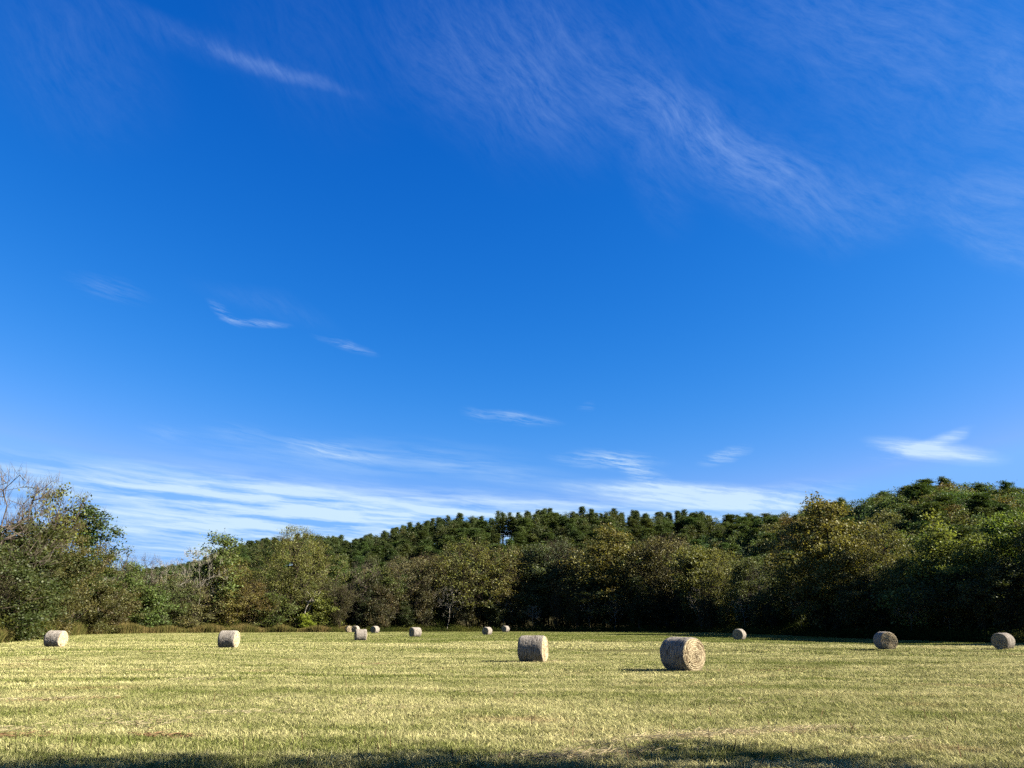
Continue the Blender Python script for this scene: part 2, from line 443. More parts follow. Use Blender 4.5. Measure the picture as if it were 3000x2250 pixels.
# ------------------------------------------------------------------ trees
def tubes(edges, pos, rad, sides_big=5):
    """tapered prisms along the edges of a skeleton"""
    V, Qs = [], []
    base = 0
    for (a, b) in edges:
        pa, pb = pos[a], pos[b]
        ra, rb = rad[a] if False else rad[b] * 1.12, rad[b]
        ra = min(rad[a], rb * 1.5)
        d = pb - pa; L = np.linalg.norm(d)
        if L < 1e-5: continue
        d = d / L
        u = np.cross(d, (0.31, 0.77, 0.13)); u /= np.linalg.norm(u); v = np.cross(d, u)
        n = sides_big + 1 if ra > 0.12 else (4 if ra > 0.035 else 3)
        ang = np.arange(n) * 2 * math.pi / n
        ring = np.outer(np.cos(ang), u) + np.outer(np.sin(ang), v)
        V.append(pa + ring * ra); V.append(pb + ring * rb)
        k = np.arange(n); k2 = (k + 1) % n
        Qs.append(np.stack([base + k, base + k2, base + n + k2, base + n + k], 1))
        base += 2 * n
    return np.concatenate(V), np.concatenate(Qs)

def leaf_quads(c, size, rng, up=0.25, aspect=0.62, outward=None):
    n = len(c)
    nrm = rng.normal(size=(n, 3)); nrm[:, 2] = np.abs(nrm[:, 2]) * 0.8 + up
    if outward is not None: nrm += outward
    nrm /= np.linalg.norm(nrm, axis=1)[:, None]
    t = np.cross(nrm, rng.normal(size=(n, 3))); t /= np.linalg.norm(t, axis=1)[:, None]
    b = np.cross(nrm, t)
    s = size * rng.uniform(0.55, 1.35, n)[:, None]
    v = np.stack([c - t * s * .5, c + b * s * .5 * aspect - nrm * s * 0.08, c + t * s * .5, c - b * s * .5 * aspect + nrm * s * 0.05], 1)
    return v.reshape(-1, 3), np.arange(n * 4).reshape(-1, 4)

def grow(seed, H, rx, base, profile, ncl, stems=1, lean=0.0, step=1.1, tip=0.014, trunk_top=0.8, pipe=2.35, updraft=0.25, lobes=0.25):
    rng = np.random.default_rng(seed)
    pos = [np.zeros(3)]; par = [-1]
    ends = []
    for s in range(stems):
        ang = rng.uniform(0, 2 * math.pi)
        off = np.array([math.cos(ang), math.sin(ang), 0]) * (0.0 if stems == 1 else rx * 0.30)
        cur = 0; n = max(8, int(H * trunk_top / step))
        ph = rng.uniform(0, 6, 2)
        for i in range(1, n + 1):
            t = i / n
            w = H * 0.018 * np.array([math.sin(ph[0] + t * 5) - math.sin(ph[0]), math.sin(ph[1] + t * 6) - math.sin(ph[1]), 0])
            p = np.array([lean * H * t * t, 0, H * trunk_top * t]) + off * (t ** 0.7) + w
            if stems > 1: p[2] *= rng.uniform(0.97, 1.0) if i < n else 1
            pos.append(p); par.append(cur); cur = len(pos) - 1
    # crown envelope
    ph = rng.uniform(0, 6.28, 6)
    cl = []
    while len(cl) < ncl:
        t = rng.uniform(0, 1)
        a = rng.uniform(0, 2 * math.pi)
        rr = profile(t) * rx * (1 + lobes * math.sin(a * 2 + ph[0] + t * 4) + lobes * 0.8 * math.sin(a * 3 + ph[1] - t * 7) + lobes * 0.5 * math.sin(a * 5 + ph[2] + t * 15))
        if rng.uniform() > profile(t) ** 1.2: continue
        f = rng.uniform(0, 1) ** 0.45
        zz = (base + (1 - base) * t) * H
        cl.append(np.array([lean * H * (zz / H) ** 2 + math.cos(a) * rr * f, math.sin(a) * rr * f, zz + rng.normal() * 0.02 * H]))
    cl = np.array(cl)
    order = np.argsort(np.hypot(cl[:, 0] - lean * cl[:, 2], cl[:, 1]) + 0.2 * cl[:, 2])
    P = np.zeros((ncl * 14 + len(pos) + 10, 3)); P[:len(pos)] = pos; npos = len(pos)
    tips = []
    for k in order:
        tgt = cl[k]
        dv = tgt - P[:npos]
        hd = np.hypot(dv[:, 0], dv[:, 1])
        dist = np.linalg.norm(dv, axis=1)
        pen = np.maximum(0, (updraft * hd) - dv[:, 2]) * 1.6
        i = int(np.argmin(dist + pen + (np.arange(npos) == 0) * 3))
        L = dist[i]; n = min(12, max(1, int(round(L / step))))
        a, b = P[i].copy(), tgt
        cur = i
        side = rng.normal(size=3) * 0.10 * L; sag = np.array([0, 0, -0.10 * L])
        for j in range(1, n + 1):
            t = j / n
            p = a + (b - a) * t + (side + sag) * math.sin(math.pi * t) + (rng.normal(size=3) * 0.05 * step if j < n else 0)
            P[npos] = p; par.append(cur); cur = npos; npos += 1
        tips.append(cur)
    P = P[:npos]
    w = np.zeros(npos)
    for t in tips: w[t] += tip ** pipe
    for i in range(npos - 1, 0, -1):
        if w[i] == 0: w[i] = tip ** pipe
        w[par[i]] += w[i]
    rad = w ** (1 / pipe)
    # root flare
    rad[0] *= 1.35
    edges = [(par[i], i) for i in range(1, npos)]
    return P, edges, rad, cl, rng

def twig_tris(c, L, wdt, rng, dirs=None, up=0.6):
    n = len(c)
    d = rng.normal(size=(n, 3)) if dirs is None else dirs + rng.normal(size=(n, 3)) * 0.55
    d[:, 2] += up
    d /= np.linalg.norm(d, axis=1)[:, None]
    s = np.cross(d, rng.normal(size=(n, 3))); s /= np.linalg.norm(s, axis=1)[:, None]
    l = L * rng.uniform(0.5, 1.3, n)[:, None]
    v = np.stack([c - s * wdt / 2, c + s * wdt / 2, c + d * l + s * rng.normal(size=(n, 1)) * l * .12], 1)
    return v.reshape(-1, 3), np.arange(n * 3).reshape(-1, 3)

def p_round(t): return max(0.0, math.sin(math.pi * (0.12 + 0.80 * t))) ** 0.7
def p_oval(t): return max(0.05, math.sin(math.pi * (0.10 + 0.84 * t)) ** 0.8)
def p_top(t): return max(0.05, (0.35 + 0.75 * t) * math.sqrt(max(0, 1 - max(0, (t - 0.55) / 0.47) ** 2)))
def p_cone(t): return max(0.08, (1.0 - t) ** 0.75 * min(1, 0.55 + t * 2.2))
def p_low(t): return max(0.08, math.cos(t * math.pi / 2) ** 0.6)

TREES = {}
LEAFK = 1.12
def deciduous(key, seed, H=12, rx=4.0, base=0.2, profile=p_round, ncl=330, leaves=60, lsize=0.24, spread=0.55, twigs=5, twl=0.8, twd=0.028,
              bark=None, leafm=None, leafy=1.0, tip=0.016, clump=0.5, **kw):
    if leaves > 10 and key[:4] != 'hill':
        ncl = int(ncl * 0.85); spread *= 0.78; lsize *= 0.95; leaves *= 1.35
    P, edges, rad, cl, rng = grow(seed, H, rx, base, profile, ncl, tip=tip, **kw)
    V, Qd = tubes(edges, P, rad)
    nt = int(ncl * twigs)
    Vt = Tt = None
    if nt:
        idx = rng.integers(0, ncl, nt)
        axis = np.column_stack([np.zeros(ncl), np.zeros(ncl), np.full(ncl, H * 0.4)])
        out = cl - axis; out /= np.linalg.norm(out, axis=1)[:, None]
        # twigs start on nodes near the clusters
        c = cl[idx] + rng.normal(size=(nt, 3)) * spread * 0.35
        Vt, Tt = twig_tris(c, twl, twd, rng, out[idx])
        Tt = Tt + len(V)
        V = np.concatenate([V, Vt])
    me_t = mesh_np(key + '_trunk', V, quads=Qd, tris=Tt, mat=bark or M_BARK)
    me_c = None
    if leaves:
        n = int(ncl * leaves)
        keep = rng.uniform(size=ncl) < leafy
        ids = np.flatnonzero(keep)
        dens = rng.uniform(0.3, 1.7, len(ids)); dens /= dens.sum()
        idx = rng.choice(ids, n, p=dens)
        c = cl[idx] + rng.normal(size=(n, 3)) * spread * np.array([1, 1, 0.62])
        ctone = rng.uniform(0, 1, ncl)
        # neighbouring clusters share a tone (whole boughs turn together)
        bough = 0.5 + 0.5 * np.sin(cl[:, 0] * 1.1 + seed) * np.sin(cl[:, 1] * 1.3 + 2 * seed) * np.sin(cl[:, 2] * 0.9 + 3 * seed)
        tone = np.clip(0.35 * ctone[idx] + 0.45 * bough[idx] + 0.3 * rng.uniform(0, 1, n) - 0.05, 0, 1)
        Vl, Ql = leaf_quads(c, lsize, rng)
        me_c = mesh_np(key + '_crown', Vl, quads=Ql, mat=leafm or M_LEAF, attrs={'tone': np.repeat(tone, 4).astype(np.float32)})
    TREES[key] = (me_t, me_c, H, rx)

def pine(key, seed, H=18, rx=3.0, base=0.42, nbr=46, clumps=7, needles=26, size=0.42):
    rng = np.random.default_rng(seed)
    pos = [np.zeros(3)]; par = [-1]; n = 16
    ph = rng.uniform(0, 6, 2)
    for i in range(1, n + 1):
        t = i / n
        pos.append(np.array([0.15 * math.sin(ph[0] + 3 * t), 0.15 * math.sin(ph[1] + 4 * t), H * 0.97 * t])); par.append(i - 1)
    rad = [0.24 * (1 - 0.85 * i / n) for i in range(n + 1)]
    C, TN = [], []
    for b in range(nbr):
        t = base + (1 - base) * (b + rng.uniform(0, 1)) / nbr
        u = (t - base) / (1 - base)
        L = rx * max(0.30, (1 - u) ** 0.45 * min(1, 0.55 + u * 3.0)) * rng.uniform(0.55, 1.15)
        a = b * 2.4 + rng.uniform(-.5, .5)
        i = min(n, int(t * n / 0.97)); st = pos[i].copy(); st[2] = t * H * 0.97
        rise = rng.uniform(-0.05, 0.38) + 0.35 * u
        prev = len(pos); pos.append(st); par.append(i); rad.append(0.05)
        tn = rng.uniform(0, 1)
        for k in range(1, 4):
            f = k / 3
            pos.append(st + np.array([math.cos(a) * L * f, math.sin(a) * L * f, L * rise * f ** 1.3])); par.append(prev); prev = len(pos) - 1
            rad.append(0.05 * (1 - 0.7 * f))
        for c in range(clumps):
            f = rng.uniform(0.35, 1.08)
            cc = st + np.array([math.cos(a) * L * f, math.sin(a) * L * f, L * rise * f ** 1.3 + 0.15]) + rng.normal(size=3) * np.array([.38, .38, .16]) * (0.5 + rx / 4)
            q = rng.normal(size=(needles, 3)) * np.array([0.34, 0.34, 0.2])
            C.append(cc + q); TN.append(np.clip(0.5 * tn + 0.5 * rng.uniform(0, 1, needles), 0, 1))
    pos = np.array(pos); edges = [(par[i], i) for i in range(1, len(pos))]
    V, Qd = tubes(edges, pos, rad)
    C = np.concatenate(C); TN = np.concatenate(TN)
    Vl, Ql = leaf_quads(C, size, rng, up=0.5, aspect=0.45)
    me_t = mesh_np(key + '_trunk', V, quads=Qd, mat=M_BARK)
    me_c = mesh_np(key + '_crown', Vl, quads=Ql, mat=M_NEEDLE, attrs={'tone': np.repeat(TN, 4).astype(np.float32)})
    TREES[key] = (me_t, me_c, H, rx)

deciduous('full1', 1, leaves=75, ncl=360, profile=p_oval, lobes=0.35)
deciduous('full2', 2, leaves=70, ncl=340, profile=p_oval, base=0.12, rx=3.6)
deciduous('full3', 3, leaves=55, ncl=330, profile=p_top, base=0.25, lsize=0.28, lobes=0.35)
deciduous('big1', 4, H=14, rx=4.2, leaves=48, ncl=420, profile=p_oval, base=0.10, lsize=0.28, spread=0.6, leafm=M_RUST, lobes=0.3, leafy=0.9)
deciduous('big2', 5, H=14, rx=4.2, leaves=46, ncl=380, profile=p_cone, base=0.12, lsize=0.28, spread=0.6, lobes=0.3)
deciduous('thin1', 6, leaves=30, ncl=420, twigs=12, spread=0.5, lsize=0.19, leafy=0.8, bark=M_BARK, leafm=M_RUST)
deciduous('thin2', 7, leaves=26, ncl=420, twigs=14, spread=0.55, lsize=0.19, leafy=0.75, profile=p_top, bark=M_BARK, stems=2)
deciduous('thin3', 8, leaves=34, ncl=380, twigs=10, spread=0.5, lsize=0.20, leafy=0.85, profile=p_oval, base=0.1, leafm=M_RUST, stems=2)
deciduous('willow', 9, H=15, rx=6.4, leaves=48, ncl=620, twigs=10, spread=0.55, lsize=0.17, leafy=0.92, profile=p_round, base=0.12, stems=3, lean=0.03, tip=0.02)
deciduous('bare1', 10, leaves=0, ncl=150, twigs=8, twl=1.0, spread=0.5, profile=p_top, bark=M_GREYBARK, base=0.3)
deciduous('bare2', 11, leaves=2, ncl=130, twigs=8, twl=1.0, spread=0.5, profile=p_top, bark=M_GREYBARK, stems=3, base=0.25, lean=0.12)
deciduous('bare3', 12, leaves=1.5, ncl=80, twigs=9, twl=1.0, spread=0.4, profile=p_oval, bark=M_PALEBARK, base=0.35, rx=2.8, tip=0.008)
deciduous('sparse1', 13, leaves=10, ncl=160, twigs=9, spread=0.45, lsize=0.26, leafy=0.45, profile=p_top, base=0.35, lean=0.10, leafm=M_LEAF)
deciduous('layered', 14, H=13, rx=2.8, leaves=60, ncl=150, twigs=4, spread=0.48, lsize=0.27, profile=p_oval, base=0.25, lobes=0.5)
deciduous('vine', 15, H=11, rx=4.6, leaves=110, ncl=460, profile=p_low, base=0.02, lsize=0.19, spread=0.5, lobes=0.45, twigs=2)
deciduous('vine2', 16, H=10, rx=4.0, leaves=90, ncl=380, profile=p_oval, base=0.03, lsize=0.17, spread=0.45, lobes=0.4, twigs=4, leafm=M_RUST)
deciduous('narrow', 17, H=12, rx=2.2, leaves=46, ncl=260, profile=p_oval, base=0.15, lsize=0.26, twigs=5, lobes=0.4, bark=M_GREYBARK)
deciduous('small1', 18, H=6, rx=2.4, leaves=60, ncl=170, profile=p_oval, base=0.04, lsize=0.2, spread=0.4, twigs=6, stems=3, step=0.6, tip=0.01)
deciduous('small2', 19, H=6, rx=2.2, leaves=36, ncl=170, profile=p_round, base=0.1, lsize=0.18, spread=0.38, twigs=12, stems=2, leafm=M_RUST, step=0.6, tip=0.01)
deciduous('snag', 20, H=8, rx=1.6, leaves=0, ncl=9, twigs=2, twl=1.0, spread=0.1, profile=p_top, base=0.5, bark=M_PALEBARK, tip=0.045, stems=2, trunk_top=0.85, lean=0.18)
for k in range(4):
    deciduous('hillbroad%d' % k, 40 + k, H=14, rx=4.4, leaves=48, ncl=150, profile=(p_round, p_oval, p_round, p_top)[k], base=0.15, lsize=0.40, spread=0.62, twigs=2, twd=0.06,
              leafm=(M_LEAF, M_RUST, M_LEAF, M_RUST)[k], step=1.8)
for k in range(6):
    pine('pine%d' % k, 60 + k, H=18, rx=(2.9, 3.3, 2.6, 3.1, 2.4, 3.5)[k], base=(0.30, 0.26, 0.35, 0.20, 0.28, 0.23)[k], nbr=52, clumps=9, needles=30, size=0.34)
for k in range(2):
    pine('tallpine%d' % k, 80 + k, H=20, rx=2.6, base=0.50, nbr=30, clumps=6, needles=16, size=0.46)

def place_tree(key, x, y, z, height, width, rot, colour, name, label, cat, group=None, lean=None, trunk_col=None):
    me_t, me_c, H, rx = TREES[key]
    root = bpy.data.objects.new(name, None); COL.objects.link(root)
    root.location = (x, y, z)
    root.scale = (width / (2 * rx),) * 2 + (height / H,)
    root.rotation_euler = (0, lean or 0, rot) if lean else (0, 0, rot)
    tag(root, label, cat, group)
    t = obj('trunk', me_t, root)
    if me_c is not None:
        c = obj('crown', me_c, root); c.color = (colour[0] * LEAFK * 0.68, colour[1] * LEAFK * 0.86, colour[2] * LEAFK * 0.85, 1)
    return root


LANDMARKS = [(30, 'the tall grey leafless tree'), (150, 'the sparse yellow-leaved tree'), (262, 'the dark layered tree'), (330, 'the low reddish tree'), (400, 'the small open-topped tree'), (505, 'the thin leafless tree'),
             (590, 'the forked pale bare tree'), (655, 'the olive peaked tree'), (745, 'the low rusty tree'), (862, 'the big spreading tree'), (960, 'the small yellowish tree'), (1050, 'the fan-shaped leafless tree'),
             (1130, 'the round olive tree'), (1200, 'the tan thin-leaved tree'), (1270, 'the brown twiggy tree'), (1395, 'the broad golden-topped tree'), (1490, 'the crest gap in the pines'), (1570, 'the dark grey green tree'),
             (1670, 'the dark twiggy tree'), (1790, 'the rusty-topped tree'), (1880, 'the wide brown tree'), (1980, 'the nearest bale'), (2100, 'the yellow-olive tree'), (2215, 'the small leafless tree'),
             (2305, 'the very dark tree'), (2405, 'the tallest autumn tree'), (2500, 'the yellow-brown tree'), (2600, 'the coiled-end bale'), (2730, 'the bright yellow-green tree'), (2868, 'the rounder yellow-green tree'), (2960, 'the rightmost bale')]
ORD = ['', 'first', 'second', 'third', 'fourth', 'fifth', 'sixth', 'seventh', 'eighth', 'ninth', 'tenth', 'eleventh', 'twelfth', 'thirteenth', 'fourteenth', 'fifteenth', 'sixteenth', 'seventeenth', 'eighteenth', 'nineteenth', 'twentieth']
BINS = {}
def bin_later(root, px, what, where):
    m_ = min(LANDMARKS, key=lambda q: abs(q[0] - px))
    BINS.setdefault((what, where, m_[1]), []).append((px, root))
def name_bins():
    for (what, where, m_), L in BINS.items():
        L.sort(key=lambda q: q[0])
        for i, (px, root) in enumerate(L):
            if len(L) == 1: root['label'] = '%s %s %s' % (what, where, m_)
            elif i == 0: root['label'] = 'leftmost %s %s %s' % (what, where, m_)
            elif i == len(L) - 1: root['label'] = 'rightmost %s %s %s' % (what, where, m_)
            else: root['label'] = '%s from left, %s %s %s' % (ORD[min(i + 1, 20)], what.replace('light green ', 'pale '), where, m_)

# colours of whole crowns (linear)
OLIVE = (0.13, 0.125, 0.030); DKGREEN = (0.050, 0.080, 0.018); GREEN = (0.085, 0.115, 0.026); YELLOW = (0.26, 0.24, 0.040)
BROWN = (0.155, 0.115, 0.045); RUSTC = (0.19, 0.115, 0.035); TAN = (0.17, 0.135, 0.060); OLBR = (0.145, 0.125, 0.036); GREYGR = (0.085, 0.095, 0.040)
PINEC = (0.064, 0.080, 0.020)

# mesh, top x, top y, crown width px, metres behind the field edge, colour, name, label
FRONT = [
 ('bare1', 50, 1388, 300, 14, TAN, 'leafless_tree', 'tall grey leafless tree at far left behind the green vine covered tree', 0.2),
 ('sparse1', 150, 1424, 190, 12, (0.24, 0.19, 0.035), 'sparse_tree', 'nearly bare tall tree with few yellow leaves beside the grey leafless tree', 0.0),
 ('layered', 258, 1480, 150, 9, (0.065, 0.095, 0.022), 'dark_green_tree', 'dark green layered tree against the sky, right end of the left wood', 3.4),
 ('vine', -70, 1520, 330, 18, (0.075, 0.080, 0.022), 'vine_covered_tree', 'broad dark green leafy tree cut by the left edge of the picture', 0.0),
 ('full2', 90, 1535, 250, 12, (0.080, 0.082, 0.024), 'vine_covered_tree', 'broad green vine-covered tree behind the leftmost hay bale', 1.9),
 ('vine2', 195, 1512, 200, 10, (0.15, 0.105, 0.030), 'rust_tree', 'rust brown leafy tree between the vine covered and the dark layered tree', 0.0),
 ('vine2', 262, 1640, 200, 6, (0.155, 0.125, 0.042), 'brown_tree', 'tan-brown bushy tree right of the leftmost hay bale', 1.0),
 ('bare2', 318, 1612, 160, 8, TAN, 'leafless_tree', 'grey leafless tree leaning right at the end of the left wood', 0.0),
 ('bare3', 300, 1690, 110, 0.5, TAN, 'leaning_tree', 'pale leafless tree leaning right at the field edge beyond the leftmost bale', 0.0),
 ('small1', 330, 1725, 120, 4, (0.14, 0.085, 0.035), 'reddish_tree', 'low reddish-brown tree in the gap under the distant hill', 0.0),
 ('narrow', 385, 1652, 90, 8, (0.10, 0.13, 0.032), 'green_tree', 'small green tree with an open top right of the distant hill gap', 0.4),
 ('small1', 425, 1716, 130, 3, GREEN, 'bushy_tree', 'olive bushy tree below the small green open-topped tree', 2.0),
 ('bare1', 438, 1628, 90, 12, TAN, 'leafless_tree', 'small grey leafless treetop right of the small green open-topped tree', 1.0),
 ('bare3', 492, 1640, 80, 10, TAN, 'leafless_tree', 'thin pale leafless tree left of the slope of the pine hill', 2.0),
 ('thin3', 508, 1692, 130, 4, (0.12, 0.12, 0.034), 'olive_tree', 'olive tree under the thin pale leafless tree', 0.6),
 ('small2', 565, 1722, 120, 2, BROWN, 'brown_tree', 'small brown tree behind the fallen trunk', 1.0),
 ('bare3', 590, 1606, 130, 1.5, TAN, 'leafless_tree', 'tall bare tree with pale forked trunk left of the olive peaked tree', 0.9),
 ('narrow', 655, 1574, 120, 5, (0.125, 0.125, 0.032), 'olive_tree', 'tall olive tree with dark peaked top above the second bale from left', 0.0),
 ('thin3', 680, 1640, 150, 4, (0.19, 0.135, 0.032), 'golden_tree', 'golden-brown tree just right of the olive peaked tree', 2.2),
 ('thin1', 745, 1700, 110, 3, RUSTC, 'rust_tree', 'low rusty tree between the golden brown tree and the big spreading tree', 0.5),
 ('willow', 862, 1552, 240, 6, (0.165, 0.145, 0.034), 'willow_like_tree', 'big spreading olive gold tree with dark trunk, largest in the left half', 0.4),
 ('small2', 800, 1740, 110, 1, (0.12, 0.13, 0.030), 'shrubby_tree', 'low green shrubby tree at left foot of the big spreading tree', 0.1),
 ('snag', 905, 1712, 70, 0.0, TAN, 'dead_tree', 'dead snag with white forked limbs in front of the big spreading tree', 0.0),
 ('small1', 935, 1735, 110, 1.5, (0.17, 0.16, 0.034), 'yellowish_tree', 'small yellow-green tree at the right foot of the big spreading tree', 1.2),
 ('small1', 897, 1796, 46, -0.6, (0.36, 0.33, 0.035), 'yellow_shrub', 'bright yellow-green shrub at the field edge under the dead snag', 0.8),
 ('bare2', 1050, 1648, 150, 1.0, TAN, 'leafless_tree', 'fan-shaped brown leafless tree above the cluster of far bales', 0.0),
 ('full1', 1110, 1662, 120, 5, (0.125, 0.135, 0.034), 'olive_tree', 'round olive tree right of the fan-shaped leafless tree', 0.0),
 ('thin1', 1170, 1640, 150, 3, TAN, 'brown_tree', 'tan thin-leaved tree left of the sixth bale', 1.1),
 ('thin2', 1250, 1628, 150, 4, BROWN, 'brown_tree', 'brown twiggy tree right behind the whitish bale with dark left end', 0.3),
 ('thin3', 1310, 1612, 130, 6, (0.155, 0.13, 0.042), 'brown_tree', 'olive-brown tree left of the broad golden-topped tree', 2.4),
 ('thin1', 1395, 1588, 250, 4, (0.165, 0.135, 0.036), 'broad_tree', 'broad golden topped brown tree above the two small bales in the middle', 2.0),
 ('thin3', 1490, 1618, 170, 3, (0.17, 0.125, 0.038), 'golden_tree', 'golden-brown tree right of the broad golden-topped tree', 0.9),
 ('full2', 1570, 1600, 140, 5, GREYGR, 'dark_tree', 'dark grey-green tree directly above the bale nearest the middle', 0.0),
 ('thin2', 1640, 1585, 150, 7, (0.10, 0.095, 0.045), 'twiggy_tree', 'dark twiggy grey-green tree right of the middle bale', 1.7),
 ('small2', 1660, 1640, 90, 3, (0.15, 0.11, 0.045), 'brown_tree', 'small brown tree between the dark twiggy and the rusty topped tree', 0.7),
 ('big1', 1790, 1556, 200, 4, (0.16, 0.13, 0.034), 'rusty_topped_tree', 'large leaved tree with rusty yellow top in the middle of the wood edge', 0.5),
 ('thin1', 1880, 1592, 160, 6, BROWN, 'brown_tree', 'brown tree left of the nearest bale, behind the rusty-topped tree', 0.0),
 ('thin2', 1960, 1572, 190, 5, (0.16, 0.12, 0.052), 'brown_tree', 'wide brown twiggy tree directly behind the nearest bale', 2.9),
 ('full3', 2040, 1610, 170, 3, OLBR, 'olive_tree', 'olive-brown leafy tree above the right end of the nearest bale', 0.0),
 ('thin3', 2120, 1618, 150, 5, (0.175, 0.145, 0.036), 'golden_tree', 'yellow olive tree left of the small bale with round dark end', 1.4),
 ('bare1', 2222, 1655, 100, 1, TAN, 'leafless_tree', 'small grey leafless tree above the small bale with a round dark end', 0.0),
 ('full2', 2190, 1640, 130, 5, (0.10, 0.095, 0.032), 'dark_tree', 'dark olive tree behind the small grey leafless tree', 2.0),
 ('full1', 2305, 1640, 170, 4, (0.065, 0.072, 0.024), 'dark_tree', 'very dark tree left of the tall autumn-coloured tree', 0.9),
 ('big1', 2405, 1474, 240, 4, (0.155, 0.125, 0.032), 'autumn_tree', 'tallest rust and yellow autumn tree, its top against the sky right of centre', 0.0),
 ('full3', 2475, 1590, 190, 2.5, (0.20, 0.16, 0.040), 'yellow_brown_tree', 'yellow brown leafy tree at right shoulder of the tallest autumn tree', 2.2),
 ('thin1', 2585, 1545, 190, 5, OLBR, 'olive_tree', 'olive brown tree above the bale showing its coiled end', 0.6),
 ('full1', 2645, 1640, 160, 2, (0.115, 0.11, 0.034), 'olive_tree', 'shorter olive tree left in front of the bright yellow green tree', 1.2),
 ('big2', 2730, 1512, 250, 4, (0.17, 0.165, 0.040), 'yellow_green_tree', 'bright yellow green large leaved tree between the two right bales', 0.0),
 ('full2', 2868, 1572, 180, 4, (0.165, 0.155, 0.036), 'yellow_green_tree', 'rounder yellow-green tree left of the last bale on the right', 0.9),
 ('full3', 2975, 1515, 190, 4, (0.14, 0.16, 0.032), 'green_tree', 'dark and yellow-green tree at the right edge of the picture', 0.2),
 ('full1', 2930, 1640, 180, 1.5, (0.075, 0.07, 0.024), 'dark_tree', 'dark brown-green tree directly above the last bale on the right', 2.5),
 ('full1', 2780, 1680, 200, 1.0, (0.06, 0.065, 0.022), 'dark_tree', 'low dark tree in front of the bright yellow-green tree', 0.4),
 ('full2', 2530, 1680, 170, 1.0, (0.075, 0.07, 0.024), 'dark_tree', 'low dark tree left of the bale showing its coiled end', 1.6),
 ('full2', 1700, 1690, 150, 1.5, (0.07, 0.07, 0.026), 'dark_tree', 'low dark tree below the twiggy grey-green tree', 2.6),
 ('vine2', 3090, 1560, 240, 1.5, (0.10, 0.10, 0.03), 'dark_tree', 'dark leafy tree just past the right edge beside the last bale', 2.5),
]
for n, (key, px, py, w, off, colr, name, label, rot) in enumerate(FRONT):
    a, e = azel(px, py)
    d = edge(a) + off + 2.2
    zb = float(hill_z(a, d)) - 0.1 if off > 2 else 0.0
    h = math.tan(e) * d + CAM_H - zb
    wm = w / FPX * d * 0.97
    if px < 340: colr = (colr[0] * 0.66, colr[1] * 0.70, colr[2] * 0.60)      # crown colours of the left wood are darkened
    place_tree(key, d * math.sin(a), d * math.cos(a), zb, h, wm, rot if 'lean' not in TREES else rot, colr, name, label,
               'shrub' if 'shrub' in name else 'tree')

# trees one can make out deeper in the wood, filling between the front ones
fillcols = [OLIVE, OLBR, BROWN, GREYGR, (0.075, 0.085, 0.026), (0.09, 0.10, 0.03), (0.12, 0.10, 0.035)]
fillcols = [tuple(q * 0.62 for q in c_) for c_ in fillcols]  # back trees darkened in colour so gaps between front trees look shaded
px = -330
k = 0
while px < 3500:
    for row, (off, drop) in enumerate(((9, 45), (17, 12))):
        x = px + rnd.uniform(-18, 18) + row * 28
        front_top = np.interp(x, [0, 200, 300, 420, 640, 860, 1000, 1390, 1600, 1790, 2100, 2250, 2400, 2590, 2730, 3000],
                              [1560, 1600, 1725, 1730, 1690, 1640, 1690, 1640, 1625, 1620, 1640, 1670, 1600, 1600, 1590, 1600])
        a, e = azel(x, front_top + drop + 14 + rnd.uniform(-15, 30) + (30 if 290 < x < 560 else 0))
        d = edge(a) + off + rnd.uniform(-2, 3)
        zb = float(hill_z(a, d)) - 0.1
        h = max(5.0, math.tan(e) * d + CAM_H - zb)
        key = rnd.choice(['full1', 'full2', 'thin1', 'thin3', 'full3', 'thin2'])
        c = rnd.choice(fillcols)
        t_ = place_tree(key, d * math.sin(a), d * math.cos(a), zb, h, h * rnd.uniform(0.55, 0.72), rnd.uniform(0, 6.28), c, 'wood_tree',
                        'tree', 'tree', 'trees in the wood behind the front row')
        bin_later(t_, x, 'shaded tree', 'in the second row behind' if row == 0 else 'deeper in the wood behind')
    px += 52 + (abs(px - 1500) / 1500) ** 1.5 * 40
for i in range(34):
    x = 1010 + i * 60 + rnd.uniform(-22, 22)
    a, e = azel(x, rnd.uniform(1690, 1775)); d = edge(a) + rnd.uniform(-0.5, 2.5)
    h = math.tan(e) * d + CAM_H
    key = rnd.choice(['bare3', 'narrow', 'small1', 'small2', 'small2', 'thin2'])
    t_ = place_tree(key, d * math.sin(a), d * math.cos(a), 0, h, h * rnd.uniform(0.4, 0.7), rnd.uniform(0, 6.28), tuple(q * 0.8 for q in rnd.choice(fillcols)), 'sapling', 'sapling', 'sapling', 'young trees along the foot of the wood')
    bin_later(t_, x, 'bare young tree' if key == 'bare3' else 'leafy young tree', 'at the wood foot below')
# the wood goes on round the field to the right, out of the picture
for i in range(14):
    x = 66 + (i % 7) * 8.5 + rnd.uniform(-2, 2); y = 84 + (i // 7) * 9 + rnd.uniform(-2, 3)
    t_ = place_tree(rnd.choice(['full1', 'full2', 'full3', 'vine2']), x, y, 0, rnd.uniform(13, 17), rnd.uniform(8, 10), rnd.uniform(0, 6.28), rnd.choice(fillcols), 'wood_tree',
                    'tree', 'tree', 'trees of the wood past the right edge')
    bin_later(t_, 3400 + x, 'tree', ('in the near row' if i < 7 else 'in the far row') + ' of the wood right of')
